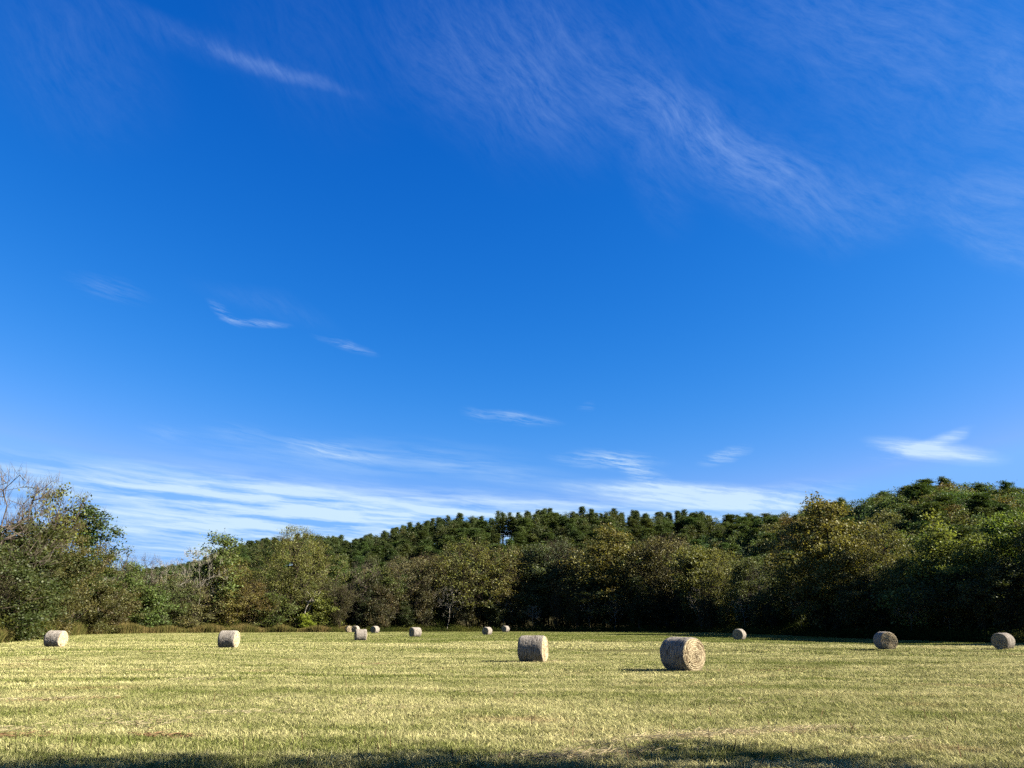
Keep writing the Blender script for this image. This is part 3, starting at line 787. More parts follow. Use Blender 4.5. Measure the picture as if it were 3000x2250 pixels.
# trees beside the viewpoint that throw the shade on the nearest grass
for i, (x, y, h, w) in enumerate([(14.5, 4.0, 13, 7.5), (20, 4.3, 20, 9.5), (28, 2.3, 20, 10), (36, 0.6, 22, 11), (45, -0.8, 23, 11), (7.5, -2.5, 9.5, 8), (17, -5, 13, 10), (27, -6, 15, 10), (-3.5, -6.0, 9.5, 8)]):
    place_tree(['thin3', 'full2', 'thin1'][i % 3], x, y, 0, h, w, i * 1.3, OLIVE, 'shade_tree',
               ['leafy shade tree closest to the right of the viewpoint', 'second shade tree right of the viewpoint', 'third shade tree right of the viewpoint', 'fourth and tall shade tree right of the viewpoint', 'farthest and tallest shade tree right of the viewpoint', 'low shade tree just behind the viewpoint on the right', 'shade tree in the back row right of the viewpoint', 'farthest shade tree in the back row right of the viewpoint', 'shade tree behind the viewpoint on the left'][i], 'tree', 'shade trees beside the viewpoint')

# ---------------------------------------------------------------- hill trees
def front_sil(px):
    return np.interp(px, [0, 300, 330, 420, 560, 650, 700, 780, 860, 960, 1000, 1250, 1390, 1550, 1790, 2000, 2200, 2330, 2400, 2480, 2590, 2730, 2870, 3000],
                     [1500, 1640, 1700, 1700, 1720, 1600, 1700, 1640, 1560, 1640, 1690, 1660, 1620, 1640, 1620, 1620, 1690, 1640, 1480, 1600, 1580, 1560, 1620, 1600])
cands = []
rr = random.Random(5)
dstep = 5.8
d = 130.0
while d < 620:
    a = R(-40) + rr.uniform(0, 0.02)
    while a < R(41):
        ar = a + rr.uniform(-0.5, 0.5) * 5.0 / d
        dd = d + rr.uniform(-3.0, 3.0)
        e0 = edge(ar) + 24; r0 = float(ridge_d(ar))
        if e0 < dd < r0 + 9:
            cands.append((ar, dd))
        a += 5.4 / d
    d += dstep
hill = []
for (a, d) in cands:
    u = (d - edge(a) - 22) / (float(ridge_d(a)) - edge(a) - 22)
    px_ = 1500 + FPX * math.tan(a) * 1.05
    right = np.interp(px_, [900, 1900, 2200, 2500, 3000], [0.36, 0.30, 0.60, 0.75, 0.72])
    pprob = 1 - right if u > 0.45 else (1 - right) * 0.55
    is_pine = rr.random() < pprob
    h = rr.uniform(11.5, 14.8) if is_pine else rr.uniform(9.5, 13.5)
    zb = float(hill_z(a, d)) - 0.2
    te = (zb + h - CAM_H) / d
    # image row of its top
    el_ = math.atan(te)
    # projected y
    f = math.cos(a); x = math.sin(a)
    zc = te
    depth = f * math.cos(PITCH) + zc * math.sin(PITCH)
    up = -f * math.sin(PITCH) + zc * math.cos(PITCH)
    py_ = 1125 - FPX * up / depth; px_ = 1500 + FPX * x / depth
    gap = 1448 < px_ < 1508 and py_ < 1562      # the opening on the crest, where a few tall pines stand against the sky
    if gap:
        if not (is_pine and u > 0.75 and rr.random() < 0.85): continue
        h = rr.uniform(13.5, 16.5)
    if -60 < px_ < 3060 and py_ < front_sil(px_) + 26:
        hill.append((d, a, zb, h, is_pine, u, px_, py_))
hill.sort()
npine = nbro = 0
stuff = []
for (d, a, zb, h, is_pine, u, px_, py_) in hill:
    crest = u > 0.86
    zone = 'on the crest above' if crest else 'high on the hill above' if u > 0.5 else 'low on the hill above'
    if is_pine:
        key = 'pine%d' % rr.randrange(6)
        if 1436 < px_ < 1518 and py_ < 1562: key = 'tallpine%d' % rr.randrange(2)
        v = rr.uniform(0.6, 1.2)
        colr = (PINEC[0] * v * rr.uniform(0.9, 1.25), PINEC[1] * v, PINEC[2] * v)
        w = rr.uniform(6.0, 9.6) * h / 14
        npine += 1
        if npine > 300: stuff.append((key, d, a, zb, h, w, colr)); continue
        bin_later(place_tree(key, d * math.sin(a), d * math.cos(a), zb, h, w, rr.uniform(0, 6.28), colr, 'pine_tree', 'pine', 'pine tree', 'pines of the wooded hill'),
                  px_, ('tall slim' if 'tall' in key else 'light green' if v > 1.15 else 'dark green') + ' pine', zone)
    else:
        key = 'hillbroad%d' % rr.randrange(4)
        colr = rr.choice([(0.075, 0.095, 0.03), (0.10, 0.105, 0.032), (0.12, 0.10, 0.034), (0.065, 0.09, 0.03), (0.14, 0.092, 0.034), (0.10, 0.12, 0.032), (0.085, 0.11, 0.045)])
        w = h * rr.uniform(0.6, 0.85)
        nbro += 1
        if nbro > 300: stuff.append((key, d, a, zb, h, w, colr)); continue
        bin_later(place_tree(key, d * math.sin(a), d * math.cos(a), zb, h, w, rr.uniform(0, 6.28), colr, 'hill_tree', 'tree', 'tree', 'broadleaf trees of the wooded hill'),
                  px_, ('rusty' if colr[0] > colr[1] * 1.5 else 'brownish' if colr[0] > colr[1] else 'green') + ' broadleaf', zone)
name_bins()
print('hill trees', len(hill), 'pines', npine, 'broad', nbro, 'rest', len(stuff))

# ---------------------------------------------------------------- geometry-node scatter of meshes on points
def scatter(name, pts, rot, scl, idx, meshes, label_kind='stuff', tilt=None):
    src = bpy.data.collections.new(name + '_sources')
    for k, me in enumerate(meshes):
        so = bpy.data.objects.new('%s_source_%02d' % (name, k), me); src.objects.link(so)
    me = bpy.data.meshes.new(name)
    me.vertices.add(len(pts)); me.vertices.foreach_set('co', np.asarray(pts, np.float32).ravel())
    for nm, arr, ty in (('rot', rot, 'FLOAT'), ('scl', scl, 'FLOAT'), ('idx', idx, 'INT')):
        at = me.attributes.new(nm, ty, 'POINT'); at.data.foreach_set('value', np.asarray(arr, np.float32 if ty == 'FLOAT' else np.int32))
    o = bpy.data.objects.new(name, me); COL.objects.link(o)
    ng = bpy.data.node_groups.new(name + '_scatter', 'GeometryNodeTree')
    ng.interface.new_socket('Geometry', in_out='INPUT', socket_type='NodeSocketGeometry')
    ng.interface.new_socket('Geometry', in_out='OUTPUT', socket_type='NodeSocketGeometry')
    nn = ng.nodes; ll = ng.links
    gi = nn.new('NodeGroupInput'); go = nn.new('NodeGroupOutput')
    iop = nn.new('GeometryNodeInstanceOnPoints'); ci = nn.new('GeometryNodeCollectionInfo')
    ci.inputs['Collection'].default_value = src; ci.inputs['Separate Children'].default_value = True; ci.inputs['Reset Children'].default_value = True
    def attr(nm, ty):
        a = nn.new('GeometryNodeInputNamedAttribute'); a.data_type = ty; a.inputs['Name'].default_value = nm; return a.outputs[0]
    cxyz = nn.new('ShaderNodeCombineXYZ'); ll.new(attr('rot', 'FLOAT'), cxyz.inputs[2])
    ll.new(gi.outputs[0], iop.inputs['Points']); ll.new(ci.outputs[0], iop.inputs['Instance']); iop.inputs['Pick Instance'].default_value = True
    ll.new(attr('idx', 'INT'), iop.inputs['Instance Index'])
    ll.new(cxyz.outputs[0], iop.inputs['Rotation']); ll.new(attr('scl', 'FLOAT'), iop.inputs['Scale'])
    ll.new(iop.outputs[0], go.inputs[0])
    md = o.modifiers.new('scatter', 'NODES'); md.node_group = ng
    tag(o, kind=label_kind)
    return o

def blades(n, size, h0, h1, w, rng, lying=0.15, lean=0.5, mat=None, name='blade_patch', clumpy=0.0):
    """a square patch of bent grass blades, two triangles (quad + tip) each"""
    p = rng.uniform(-size / 2, size / 2, (n, 2))
    if clumpy:
        nc = max(6, int(n / 28)); cc = rng.uniform(-size / 2, size / 2, (nc, 2))
        m = rng.uniform(size=n) < clumpy
        p[m] = cc[rng.integers(0, nc, m.sum())] + rng.normal(size=(m.sum(), 2)) * 0.03 * (w / 0.006)
    h = rng.uniform(h0, h1, n) * rng.uniform(0.6, 1.0, n)
    a = rng.uniform(0, 2 * math.pi, n)
    ln = np.abs(rng.normal(size=n)) * lean
    ly = rng.uniform(size=n) < lying
    ln = np.where(ly, rng.uniform(1.6, 4.0, n), ln)
    hz = h / np.sqrt(1 + ln ** 2)
    L = np.where(ly, h * 1.6, h)
    hz = np.where(ly, rng.uniform(0.01, 0.05, n) * (h1 / 0.1), hz)
    hx = np.where(ly, L, h * ln / np.sqrt(1 + ln ** 2))
    dx, dy = np.cos(a), np.sin(a)
    sa = a + math.pi / 2 + rng.normal(size=n) * 0.5
    sx_, sy_ = np.cos(sa) * w / 2, np.sin(sa) * w / 2
    z0 = np.where(ly, rng.uniform(0.0, 0.04, n) * (h1 / 0.1), -0.01)
    v0 = np.column_stack([p[:, 0] - sx_, p[:, 1] - sy_, z0]); v1 = np.column_stack([p[:, 0] + sx_, p[:, 1] + sy_, z0])
    mx_, my_, mz = p[:, 0] + dx * hx * .35, p[:, 1] + dy * hx * .35, z0 + hz * np.where(ly, 0.6, 0.62)
    v2 = np.column_stack([mx_ + sx_ * .75, my_ + sy_ * .75, mz]); v3 = np.column_stack([mx_ - sx_ * .75, my_ - sy_ * .75, mz])
    v4 = np.column_stack([p[:, 0] + dx * hx, p[:, 1] + dy * hx, z0 + hz])
    V = np.stack([v0, v1, v2, v3, v4], 1).reshape(-1, 3)
    b = np.arange(n) * 5
    Qd = np.stack([b, b + 1, b + 2, b + 3], 1); Tr = np.stack([b + 3, b + 2, b + 4], 1)
    tone = np.clip(rng.normal(0.5, 0.25, n) + ly * 0.25, 0, 1)
    return mesh_np(name, V, quads=Qd, tris=Tr, mat=mat or M_BLADE, attrs={'tone': np.repeat(tone, 5).astype(np.float32)})

BALE_XY = [on_ground(*p) for p in ((2003, 1972), (1562, 1940), (2597, 1902), (2942, 1897), (668, 1900), (160, 1896), (1056, 1874), (1216, 1867))]
rng = np.random.default_rng(3)
near = [blades(2300, 1.3, 0.04, 0.15, 0.0095, rng, lying=0.35, lean=0.6, clumpy=0.65) for k in range(6)]
midp = [blades(3000, 2.8, 0.04, 0.14, 0.018, rng, lying=0.3, lean=0.6, clumpy=0.6) for k in range(4)]
farp = [blades(3200, 6.5, 0.06, 0.15, 0.042, rng, lying=0.15, clumpy=0.35) for k in range(3)]
pts, ro, sc_, ix = [], [], [], []
def ring(d0, d1, cell, base, count, a0=-40, a1=40):
    n = 0
    y = -2.0 if d0 < 2 else 0.0
    xs = np.arange(-d1, d1, cell); ys = np.arange(0, d1 + cell, cell)
    for yy in ys:
        for xx in xs:
            x = xx + rng.uniform(-.3, .3) * cell; y = yy + rng.uniform(-.3, .3) * cell
            dd = math.hypot(x, y); a = math.atan2(x, y)
            if not (d0 <= dd < d1) or a < R(a0) or a > R(a1): continue
            if dd > edge(a) + 0.5: continue
            pts.append((x, y, float(field_z(x, y)))); ro.append(rng.uniform(0, 6.28)); sc_.append(rng.uniform(0.85, 1.2)); ix.append(base + rng.integers(0, count)); n += 1
    return n
c1 = ring(7.0, 30, 0.9, 0, 6)
c2 = ring(29, 62, 2.1, 6, 4)
c3 = ring(60, 178, 5.0, 10, 3)
for (bx, by) in BALE_XY:
    dd_ = math.hypot(bx, by)
    for k in range(26):
        a_ = rng.uniform(0, 6.283); r_ = rng.uniform(0.55, 1.05)
        pts.append((bx + r_ * math.cos(a_), by + r_ * math.sin(a_), float(field_z(bx, by)) + 0.01)); ro.append(rng.uniform(0, 6.28)); sc_.append(rng.uniform(0.35, 0.5) * (1.25 if k % 3 else 1.7)); ix.append(rng.integers(0, 6))
print('grass patches', c1, c2, c3)
g = scatter('grass', pts, ro, sc_, ix, near + midp + farp)
tag(g, 'mown hay grass stubble, straw-coloured and green, covering the field', 'grass')

# the rest of the hill wood, past three hundred pines and three hundred broadleaf trees
if stuff:
    keys = sorted(set(q[0] for q in stuff)); ms = []; pos_ = {}
    for k_ in keys:
        pos_[k_] = len(ms); ms += [TREES[k_][0], TREES[k_][1]]
    pts2, ro2, sc2, ix2 = [], [], [], []
    for (key, d, a, zb, h, w, colr) in stuff:
        r_ = rnd.uniform(0, 6.28)
        for q in (0, 1):
            pts2.append((d * math.sin(a), d * math.cos(a), zb)); ro2.append(r_); sc2.append(h / TREES[key][2]); ix2.append(pos_[key] + q)
    o = scatter('hill_wood', pts2, ro2, sc2, ix2, ms)
    o.color = (0.040, 0.058, 0.014, 1)
    tag(o, 'farther trees packed together along the crest of the wooded hill', 'wood')
    for so in bpy.data.collections['hill_wood_sources'].objects:
        so.color = (0.045, 0.078, 0.02, 1) if 'pine' in so.data.name else (0.085, 0.095, 0.03, 1)

# ---------------------------------------------------------------- loose straw and dead hay lying on the field
def straw_mesh(name, spots, n_per, L, w, mat, hz, rng):
    C, D, T_ = [], [], []
    for (x, y, rx_, ry_, rot, dens) in spots:
        n = int(n_per * dens)
        u = rng.normal(size=(n, 2)) * 0.5
        px_ = x + u[:, 0] * rx_ * math.cos(rot) - u[:, 1] * ry_ * math.sin(rot)
        py_ = y + u[:, 0] * rx_ * math.sin(rot) + u[:, 1] * ry_ * math.cos(rot)
        z = field_z(px_, py_) + rng.uniform(0.03, hz, n)
        C.append(np.column_stack([px_, py_, z]))
        a = rot + rng.normal(size=n) * 0.9
        D.append(np.column_stack([np.cos(a), np.sin(a), rng.normal(size=n) * 0.18])); T_.append(rng.uniform(0, 1, n))
    C = np.concatenate(C); D = np.concatenate(D); T_ = np.concatenate(T_)
    n = len(C)
    l = rng.uniform(0.4, 1.2, n)[:, None] * L
    s = np.cross(D, rng.normal(size=(n, 3)) + np.array([0, 0, 0.3])); s /= np.linalg.norm(s, axis=1)[:, None]
    up = np.array([0, 0, w * 0.5])
    mid = C + D * l * 0.5 + rng.normal(size=(n, 3)) * L * 0.05
    V = np.stack([C - s * w / 2, C + s * w / 2 + up, mid + s * w / 2 + up, mid - s * w / 2, C + D * l], 1).reshape(-1, 3)
    b = np.arange(n) * 5
    return mesh_np(name, V, quads=np.stack([b, b + 1, b + 2, b + 3], 1), tris=np.stack([b + 3, b + 2, b + 4], 1), mat=mat, attrs={'tone': np.repeat(T_, 5).astype(np.float32)})
def spot(px, py, rx_, ry_, rot=0.0, dens=1.0):
    x, y = on_ground(px, py); return (x, y, rx_, ry_, rot, dens)
W1 = [(BALE_XY[0][0] + 0.2, BALE_XY[0][1] - 0.2, 1.3, 1.1, 0.3, .9), (BALE_XY[1][0] + 0.5, BALE_XY[1][1], 1.6, 1.2, 0.3, 1.0), (BALE_XY[4][0] + .6, BALE_XY[4][1], 1.4, 1.2, 0, .4), (BALE_XY[5][0] + .6, BALE_XY[5][1], 1.4, 1.2, 0, .4),
      spot(1650, 2228, 1.2, .35, .1, 1.3), spot(1760, 2215, 1.2, .35, .2, 1.3), spot(1880, 2180, 1.3, .35, .5, 1.0), spot(2000, 2172, 1.6, .3, .15, 1.2), spot(2130, 2160, 1.6, .3, .15, 1.2), spot(2260, 2152, 1.4, .3, .1, .9),
      spot(2370, 2145, 1.0, .3, .1, .7), spot(420, 2135, 1.2, .6, .25, .8), spot(330, 2110, 1.4, .6, -.5, .6), spot(110, 2058, 2.0, .35, .05, 1.2), spot(60, 2150, 1.6, .5, .5, .7), spot(700, 2105, 1.6, .3, .15, .5),
      spot(2620, 2180, .7, .25, -.1, .5), spot(560, 2000, 1.0, .5, 0, .5), spot(870, 2060, 2.5, 1.2, 0, .5), spot(2200, 2065, 2.0, 1.2, 0, .5), spot(1100, 2090, 1.5, .4, .1, .4), spot(1450, 2040, 2.5, .8, 0, .5)]
o = obj('loose_straw', straw_mesh('loose_straw', W1, 420, 0.22, 0.006, M_STRAW, 0.12, rng))
tag(o, 'pale loose straw strewn in a thin line across the near grass', 'straw', kind='stuff')
W2 = [spot(160, 2060, 1.6, .5, .05, 1.2), spot(110, 1938, 1.8, .9, 0, .8), spot(20, 2170, 1.0, .5, .3, .8), spot(1390, 1912, 2.0, 1.2, 0, .9), spot(1115, 1942, 1.6, .6, 0, .8), spot(2060, 2012, 2.6, 1.2, 0, .8),
      spot(2270, 1970, 2.4, 1.2, 0, .5), spot(480, 2165, .9, .25, -.3, .5), spot(2850, 2050, 3, 1.0, 0, .5)]
o = obj('dead_hay', straw_mesh('dead_hay', W2, 600, 0.18, 0.008, M_DEADHAY, 0.09, rng))
tag(o, 'reddish-brown dead hay lying in small patches on the field', 'hay', kind='stuff')
# dry stalks standing in the nearest grass
n = 170
pp = []
for k in range(n):
    a = rng.uniform(R(-36), R(36)); dd = rng.uniform(10, 26)
    pp.append((dd * math.sin(a), dd * math.cos(a)))
pp = np.array(pp)
z = field_z(pp[:, 0], pp[:, 1]); hh = rng.uniform(0.14, 0.34, n); dx = rng.normal(size=n) * 0.08; dy = rng.normal(size=n) * 0.05
w = 0.008
V = np.stack([np.column_stack([pp[:, 0] - w, pp[:, 1], z]), np.column_stack([pp[:, 0] + w, pp[:, 1], z]), np.column_stack([pp[:, 0] + dx * .5 + w * .8, pp[:, 1] + dy, z + hh * .6]),
              np.column_stack([pp[:, 0] + dx * .5 - w * .8, pp[:, 1] + dy, z + hh * .6]), np.column_stack([pp[:, 0] + dx, pp[:, 1] + dy, z + hh])], 1).reshape(-1, 3)
b = np.arange(n) * 5
o = obj('dry_stalks', mesh_np('dry_stalks', V, quads=np.stack([b, b + 1, b + 2, b + 3], 1), tris=np.stack([b + 3, b + 2, b + 4], 1), mat=M_DEADHAY, attrs={'tone': np.repeat(rng.uniform(0, 1, n), 5).astype(np.float32)}))
tag(o, 'scattered thin dry stalks standing up out of the near grass', 'stalks', kind='stuff')

# ---------------------------------------------------------------- weeds and undergrowth along the wood
def belt(n, a0, a1, off0, off1, h0, h1, w, seed, dens=None, lean=0.35):
    r2 = np.random.default_rng(seed)
    a = r2.uniform(a0, a1, n)
    if dens is not None:
        a = a[r2.uniform(size=n) < dens(a)]
    n = len(a)
    off = off0 + (off1 - off0) * r2.uniform(0, 1, n)
    d = np.interp(a, EA, ED) + off + 0.8 * np.sin(a * 60) + 0.5 * np.sin(a * 143)
    x, y = d * np.sin(a), d * np.cos(a)
    hb = (h0 + (h1 - h0) * (0.5 + 0.5 * np.sin(x * 0.5 + 1) * np.sin(y * 0.35 + x * .2))) * r2.uniform(0.55, 1.15, n)
    z = field_z(x, y) - 0.03
    return x, y, z, hb, r2, n
def weed_mesh(name, args, mat, w, lean=0.35):
    x, y, z, h, r2, n = belt(*args[0], **args[1])
    aa = r2.uniform(0, 6.28, n); l = np.abs(r2.normal(size=n)) * lean * h
    sa = r2.uniform(0, 6.28, n); sx_, sy_ = np.cos(sa) * w / 2, np.sin(sa) * w / 2
    V = np.stack([np.column_stack([x - sx_ * .4, y - sy_ * .4, z]), np.column_stack([x + sx_ * .4, y + sy_ * .4, z]),
                  np.column_stack([x + np.cos(aa) * l * .5 + sx_, y + np.sin(aa) * l * .5 + sy_, z + h * .7]),
                  np.column_stack([x + np.cos(aa) * l * .5 - sx_, y + np.sin(aa) * l * .5 - sy_, z + h * .7]),
                  np.column_stack([x + np.cos(aa) * l, y + np.sin(aa) * l, z + h])], 1).reshape(-1, 3)
    b = np.arange(n) * 5
    tone = np.clip(0.5 + 0.35 * np.sin(x * 0.9) * np.sin(y * 0.6 + x * 0.3) + r2.normal(size=n) * 0.2, 0, 1)
    return mesh_np(name, V, quads=np.stack([b, b + 1, b + 2, b + 3], 1), tris=np.stack([b + 3, b + 2, b + 4], 1), mat=mat, attrs={'tone': np.repeat(tone, 5).astype(np.float32)})
aL = azel(-350, 1900)[0]; aM = azel(1060, 1851)[0]; aMid = azel(960, 1851)[0]
o = obj('tall_weeds', weed_mesh('tall_weeds', ((90000, aL, aM, -2.0, 7.0, 0.8, 2.1, 0.05, 7), dict(dens=lambda a: np.clip((aM - a) / (aM - aMid), 0, 1))), M_WEED, 0.07))
tag(o, 'band of tall brown-green weeds between the mown field and the trees on the left', 'weeds', kind='stuff')
aR = azel(3300, 1890)[0]
o = obj('edge_grass', weed_mesh('edge_grass', ((16000, aMid, aR, -0.6, 0.6, 0.08, 0.42, 0.05, 8), {}), M_WEED, 0.05))
tag(o, 'low uncut grass fringe where the mown field meets the dark wood', 'grass', kind='stuff')

def undergrowth(seed, a0, a1, ncl, leaves, lsize, h0, h1, off0, off1):
    r2 = np.random.default_rng(seed)
    a = r2.uniform(a0, a1, ncl); off = r2.uniform(off0, off1, ncl)
    d = np.interp(a, EA, ED) + off
    x, y = d * np.sin(a), d * np.cos(a)
    hmax = h0 + (h1 - h0) * (0.5 + 0.5 * np.sin(x * 0.33 + seed) * np.sin(x * 0.9 + 2 + y * .2)) * np.clip((off - off0) / (off1 - off0) * 1.5 + 0.3, 0, 1)
    zz = hmax * r2.uniform(0.05, 1, ncl) + hill_z(a, d) 
    c = np.column_stack([x, y, zz])
    idx = r2.integers(0, ncl, ncl * leaves)
    p = c[idx] + r2.normal(size=(len(idx), 3)) * np.array([0.42, 0.42, 0.32])
    p[:, 2] = np.maximum(p[:, 2], 0.05)
    V, Qd = leaf_quads(p, lsize, r2)
    tone = np.clip(0.35 + 0.3 * np.sin(x * 0.45) + r2.normal(size=ncl) * 0.2, 0, 1)[idx]
    return mesh_np('undergrowth', V, quads=Qd, mat=M_UNDER, attrs={'tone': np.repeat(tone, 4).astype(np.float32)})
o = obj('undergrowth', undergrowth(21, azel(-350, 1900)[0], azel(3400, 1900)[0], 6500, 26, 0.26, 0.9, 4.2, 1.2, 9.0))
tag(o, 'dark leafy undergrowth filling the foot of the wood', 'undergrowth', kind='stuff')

o = obj('shade_strip_leaves', undergrowth(22, aMid, aR, 4200, 22, 0.20, 0.25, 1.3, -4.5, 1.5))  # dark leaf strip added to blacken the shaded grass at the wood edge
tag(o, 'dark low foliage added to blacken the shaded strip along the foot of the wood', 'added shade foliage', kind='stuff')

# ---------------------------------------------------------------- fallen trunk leaning at the wood edge
def tapered(name, p0, p1, r0, r1, mat, rng, n=14, sides=8, bend=0.12):
    p0, p1 = np.array(p0, float), np.array(p1, float)
    pos = [p0 + (p1 - p0) * t + np.array([0, 0, -bend * math.sin(math.pi * t)]) + rng.normal(size=3) * 0.03 for t in np.linspace(0, 1, n)]
    rad = [r0 + (r1 - r0) * t for t in np.linspace(0, 1, n)]
    V, Qd = tubes([(i, i + 1) for i in range(n - 1)], np.array(pos), rad, sides)
    return mesh_np(name, V, quads=Qd, mat=mat)
root = bpy.data.objects.new('fallen_tree', None); COL.objects.link(root)
xa, ya = on_ground(538, 1852); a2, e2 = azel(455, 1752)
dd = math.hypot(xa, ya) + 0.5
root.location = (xa, ya, 0)
top = np.array([dd * math.sin(a2) - xa, dd * math.cos(a2) - ya, CAM_H + math.tan(e2) * dd])
obj('trunk', tapered('fallen_trunk', (0, 0, 0.1), top, 0.13, 0.06, M_GREYBARK, rng), root)
for k in range(5):
    t = 0.45 + 0.12 * k; b0 = top * t + np.array([0, 0, .1 * (1 - t)])
    obj('branch', tapered('fallen_branch', b0, b0 + np.array([rng.uniform(-1.6, .4), rng.uniform(-.6, .4), rng.uniform(-.6, 1.5)]), 0.05, 0.015, M_GREYBARK, rng, 6, 5, .1), root)
tag(root, 'broken grey trunk leaning down to the right at the edge of the wood', 'fallen tree')

# ---------------------------------------------------------------- hay bales
def hay_mat(name, base_a, base_b, dark, kind):
    m, N = material(name)
    tcn = N.n('ShaderNodeTexCoord'); p = tcn.outputs['Object']
    sp = N.n('ShaderNodeSeparateXYZ'); N.l(p, sp.inputs[0])
    rr_ = N.math('SQRT', N.math('ADD', N.math('MULTIPLY', sp.outputs[1], sp.outputs[1]), N.math('MULTIPLY', sp.outputs[2], sp.outputs[2])))
    ang = N.math('ARCTAN2', sp.outputs[2], sp.outputs[1])
    oi = N.n('ShaderNodeObjectInfo')
    cb = N.n('ShaderNodeCombineXYZ')
    if kind == 'end':     # coiled layers
        N.l(N.math('MULTIPLY', rr_, 30.0), cb.inputs[0]); N.l(N.math('MULTIPLY', ang, 1.6), cb.inputs[1])
    else:                 # wrapped round: streaks run round the roll
        N.l(N.math('MULTIPLY', sp.outputs[0], 34.0), cb.inputs[0]); N.l(N.math('MULTIPLY', ang, 2.2), cb.inputs[1])
    N.l(N.math('MULTIPLY', oi.outputs['Random'], 50), cb.inputs[2])
    st = N.noise(cb.outputs[0], 1.0, 6, 0.65, 0.5).outputs[0]
    bl = N.noise(p, 3.0, 4, 0.6).outputs[0]
    col = N.mix(N.rng(st, 0.36, 0.60, 0, 1), base_a, base_b)
    col = N.mix(N.rng(N.math('ADD', N.math('MULTIPLY', st, 0.6), N.math('MULTIPLY', bl, 0.4)), 0.32, 0.47, 0.85, 0.0), col, dark)
    d = N.n('ShaderNodeBsdfDiffuse'); N.l(col, d.inputs[0]); d.inputs[1].default_value = 0.6
    bp = N.n('ShaderNodeBump'); bp.inputs['Distance'].default_value = 0.03; bp.inputs['Strength'].default_value = 1.0
    N.l(st, bp.inputs['Height']); N.l(bp.outputs[0], d.inputs['Normal'])
    finish(N, d.outputs[0])
    return m
M_WRAP = hay_mat('weathered_hay_wrap', (0.075, 0.060, 0.047, 1), (0.33, 0.295, 0.25, 1), (0.022, 0.016, 0.011, 1), 'wrap')  # weathered grey, darkened further in colour to deepen the shaded sides
M_END = hay_mat('coiled_hay_end', (0.11, 0.068, 0.036, 1), (0.52, 0.435, 0.28, 1), (0.022, 0.013, 0.007, 1), 'end')
M_WISP = plain_blades('hay_wisps', (0.15, 0.11, 0.06, 1), (0.32, 0.275, 0.175, 1), 0.2)
BR, BL_ = 0.65, 1.22

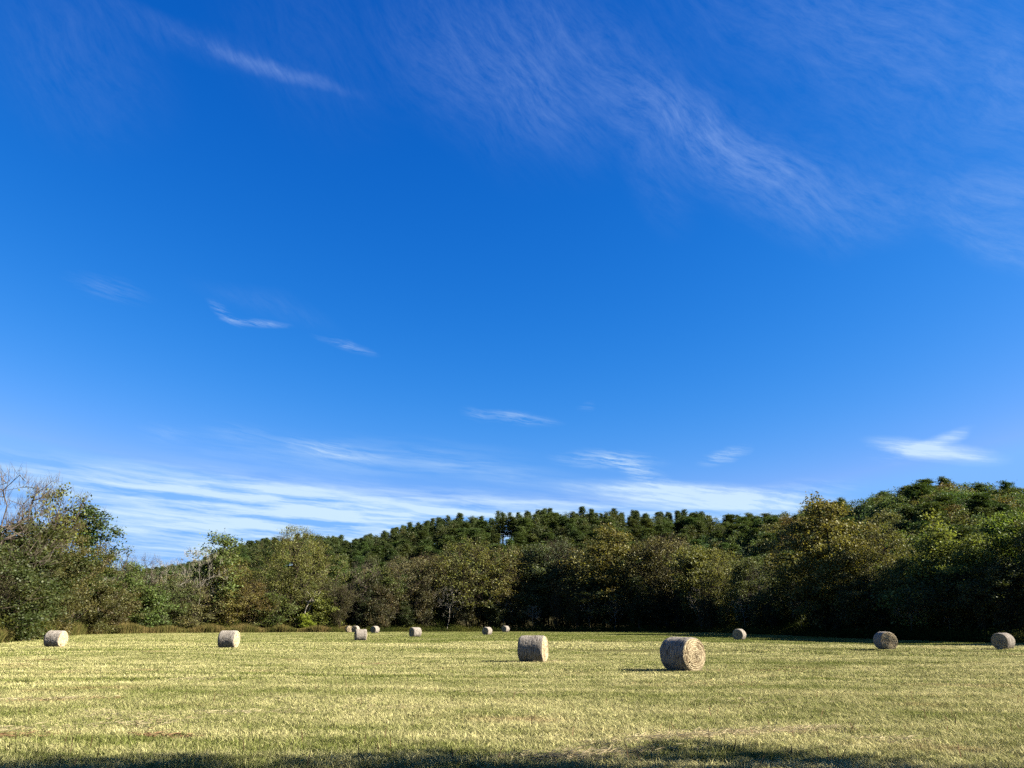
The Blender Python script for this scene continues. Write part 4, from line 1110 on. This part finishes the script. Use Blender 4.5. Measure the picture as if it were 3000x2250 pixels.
def bale_meshes(seed):
    r2 = np.random.default_rng(seed)
    na_, nx = 96, 22
    A_ = np.linspace(0, 2 * math.pi, na_, endpoint=False)
    ph = r2.uniform(0, 6.28, 8)
    def radius(a, x):
        r = BR * (1 + 0.012 * np.sin(3 * a + ph[0]) + 0.010 * np.sin(5 * a + ph[1] + x * 2) + 0.006 * np.sin(x * 9 + ph[2]))
        r -= 0.035 * np.clip((np.abs(x) / (BL_ / 2)) ** 16, 0, 1)         # rounded shoulders
        low = np.clip(-np.sin(a) - 0.80, 0, 1)
        return r * (1 - 0.16 * low)
    X_ = np.linspace(-BL_ / 2, BL_ / 2, nx)
    V = []
    for x in X_:
        r = radius(A_, x) + r2.normal(size=na_) * 0.006
        V.append(np.column_stack([np.full(na_, x), np.cos(A_) * r, np.sin(A_) * r]))
    V = np.concatenate(V)
    i = np.arange(nx - 1)[:, None] * na_; j = np.arange(na_)[None, :]; j2 = (j + 1) % na_
    Qd = np.stack([(i + j).ravel(), (i + na_ + j).ravel(), (i + na_ + j2).ravel(), (i + j2).ravel()], 1)
    wrap = mesh_np('bale_wrap', V, quads=Qd, mat=M_WRAP, smooth=True)
    ends = []
    for s in (-1, 1):
        nr = 30
        V = []
        for k in range(nr):
            f = k / (nr - 1)
            rr_ = radius(A_, s * BL_ / 2) * (1 - 0.0) * (0.02 + 0.985 * f) 
            coil = 0.020 * np.sin((f * 8.5 + A_ / (2 * math.pi)) * 2 * math.pi) * (0.4 + 0.6 * f)
            bulge = 0.045 * (1 - f ** 2) + 0.02 * np.sin(A_ * 2 + ph[4]) * f * (1 - f) * 4
            x = s * (BL_ / 2 + bulge * 1.0 + coil * (1 - f ** 14) + 0.004 + r2.normal(size=na_) * 0.009 * (f < 0.99) - 0.012 * (f >= 0.999))
            V.append(np.column_stack([x, np.cos(A_) * rr_, np.sin(A_) * rr_]))
        V = np.concatenate(V)
        i = np.arange(nr - 1)[:, None] * na_
        Qe = np.stack([(i + j).ravel(), (i + na_ + j).ravel(), (i + na_ + j2).ravel(), (i + j2).ravel()], 1)
        if s < 0: Qe = Qe[:, ::-1]
        c = len(V); V = np.vstack([V, [[s * (BL_ / 2 + 0.05), 0, 0]]])
        Tc = np.stack([np.arange(na_), (np.arange(na_) + 1) % na_, np.full(na_, c)], 1)
        ends.append(mesh_np('bale_end', V, quads=Qe, tris=Tc if s > 0 else Tc[:, ::-1], mat=M_END, smooth=True))
    # wisps of hay standing off the surface
    n1, n2 = 160, 800
    x = r2.uniform(-BL_ / 2, BL_ / 2, n1); a = r2.uniform(0, 2 * math.pi, n1); r = radius(a, x) + 0.004
    c1 = np.column_stack([x, np.cos(a) * r, np.sin(a) * r])
    d1 = np.column_stack([r2.normal(size=n1) * 0.35, -np.sin(a), np.cos(a)]) * np.where(r2.uniform(size=n1) < .5, 1, -1)[:, None] + np.column_stack([np.zeros(n1), np.cos(a), np.sin(a)]) * r2.uniform(0.0, 0.2, n1)[:, None]
    n1b = 500
    s = np.where(r2.uniform(size=n2) < .5, 1, -1); a = r2.uniform(0, 2 * math.pi, n2); f = np.sqrt(r2.uniform(0.02, 1, n2)); r = f * BR * 0.97
    c2 = np.column_stack([s * (BL_ / 2 + 0.045 * (1 - f ** 2) + 0.012), np.cos(a) * r, np.sin(a) * r])
    d2 = np.column_stack([s * r2.uniform(0.05, 0.45, n2), -np.sin(a) + r2.normal(size=n2) * .3, np.cos(a) + r2.normal(size=n2) * .3])
    C = np.concatenate([c1, c2]); D = np.concatenate([d1, d2]); D /= np.linalg.norm(D, axis=1)[:, None]
    n = len(C); S = np.cross(D, r2.normal(size=(n, 3))); S /= np.linalg.norm(S, axis=1)[:, None]
    l = r2.uniform(0.04, 0.13, n)[:, None]; w = 0.005
    V = np.stack([C - S * w / 2, C + S * w / 2, C + D * l], 1).reshape(-1, 3)
    wisp = mesh_np('bale_wisps', V, tris=np.arange(n * 3).reshape(-1, 3), mat=M_WISP, attrs={'tone': np.repeat(r2.uniform(0, 1, n), 3).astype(np.float32)})
    return wrap, ends, wisp
BM = [bale_meshes(101), bale_meshes(102), bale_meshes(103)]
# px, py of the foot, height px, angle of the visible end away from the camera (positive: end turned to the right), label
BALES = [
 (2003, 1972, 98, 47, 'nearest and largest hay bale, its sunlit coiled end turned right'),
 (1562, 1940, 83, 74, 'second nearest hay bale, seen from the side, lit end at the right'),
 (2597, 1902, 57, 24, 'hay bale showing its brown coiled end, left of the rightmost bale'),
 (2942, 1897, 48, -24, 'rightmost hay bale, dark end at left and white sunlit side at right'),
 (668, 1900, 49, 68, 'second hay bale from the left, alone in the field below the olive peaked tree'),
 (160, 1896, 46, 56, 'leftmost hay bale, grey side lit, in front of the vine-covered trees'),
 (1056, 1874, 41, -80, 'upright pale hay bale in front of the far cluster, its shadow to the left'),
 (1216, 1867, 33, -54, 'whitish hay bale with narrow dark left end, alone right of the far cluster'),
 (2167, 1873, 34, -18, 'small hay bale with round dark end and white rim, right of the nearest'),
 (1427, 1860, 27, -32, 'left one of the two small far bales in the middle'),
 (1481, 1852, 22, -34, 'right and farther one of the two small far bales in the middle'),
 (1098, 1855, 23, -36, 'small far hay bale just right of the pale upright bale'),
 (1041, 1853.5, 22, -24, 'far hay bale half hidden behind the left side of the upright bale'),
 (1022, 1852.5, 20, 12, 'farthest left hay bale of the cluster, brownish, touching the weeds'),
]
for k, (px, py, hpx, phi, label) in enumerate(BALES):
    x, y = on_ground(px, py)
    d = math.hypot(x, y)
    scl = float(np.clip(hpx / (1.085 * FPX / d) / 1.28, 0.92, 1.1))
    wrap, ends, wisp = BM[k % 3]
    root = bpy.data.objects.new('hay_bale', None); COL.objects.link(root)
    az_ = math.atan2(x, y)
    # direction from the bale to the camera, turned by phi towards the right of the picture
    cam_dir = math.atan2(-y, -x) + R(phi)
    root.rotation_euler = (0, 0, cam_dir)
    root.scale = (scl,) * 3
    root.location = (x, y, float(field_z(x, y)) + BR * scl * 0.965)
    tag(root, label, 'hay bale', 'round hay bales lying on the mown field')
    obj('hay_wrap', wrap, root)
    for e in ends: obj('end_face', e, root)
    w_ = obj('hay_wisps', wisp, root); w_['kind'] = 'stuff'
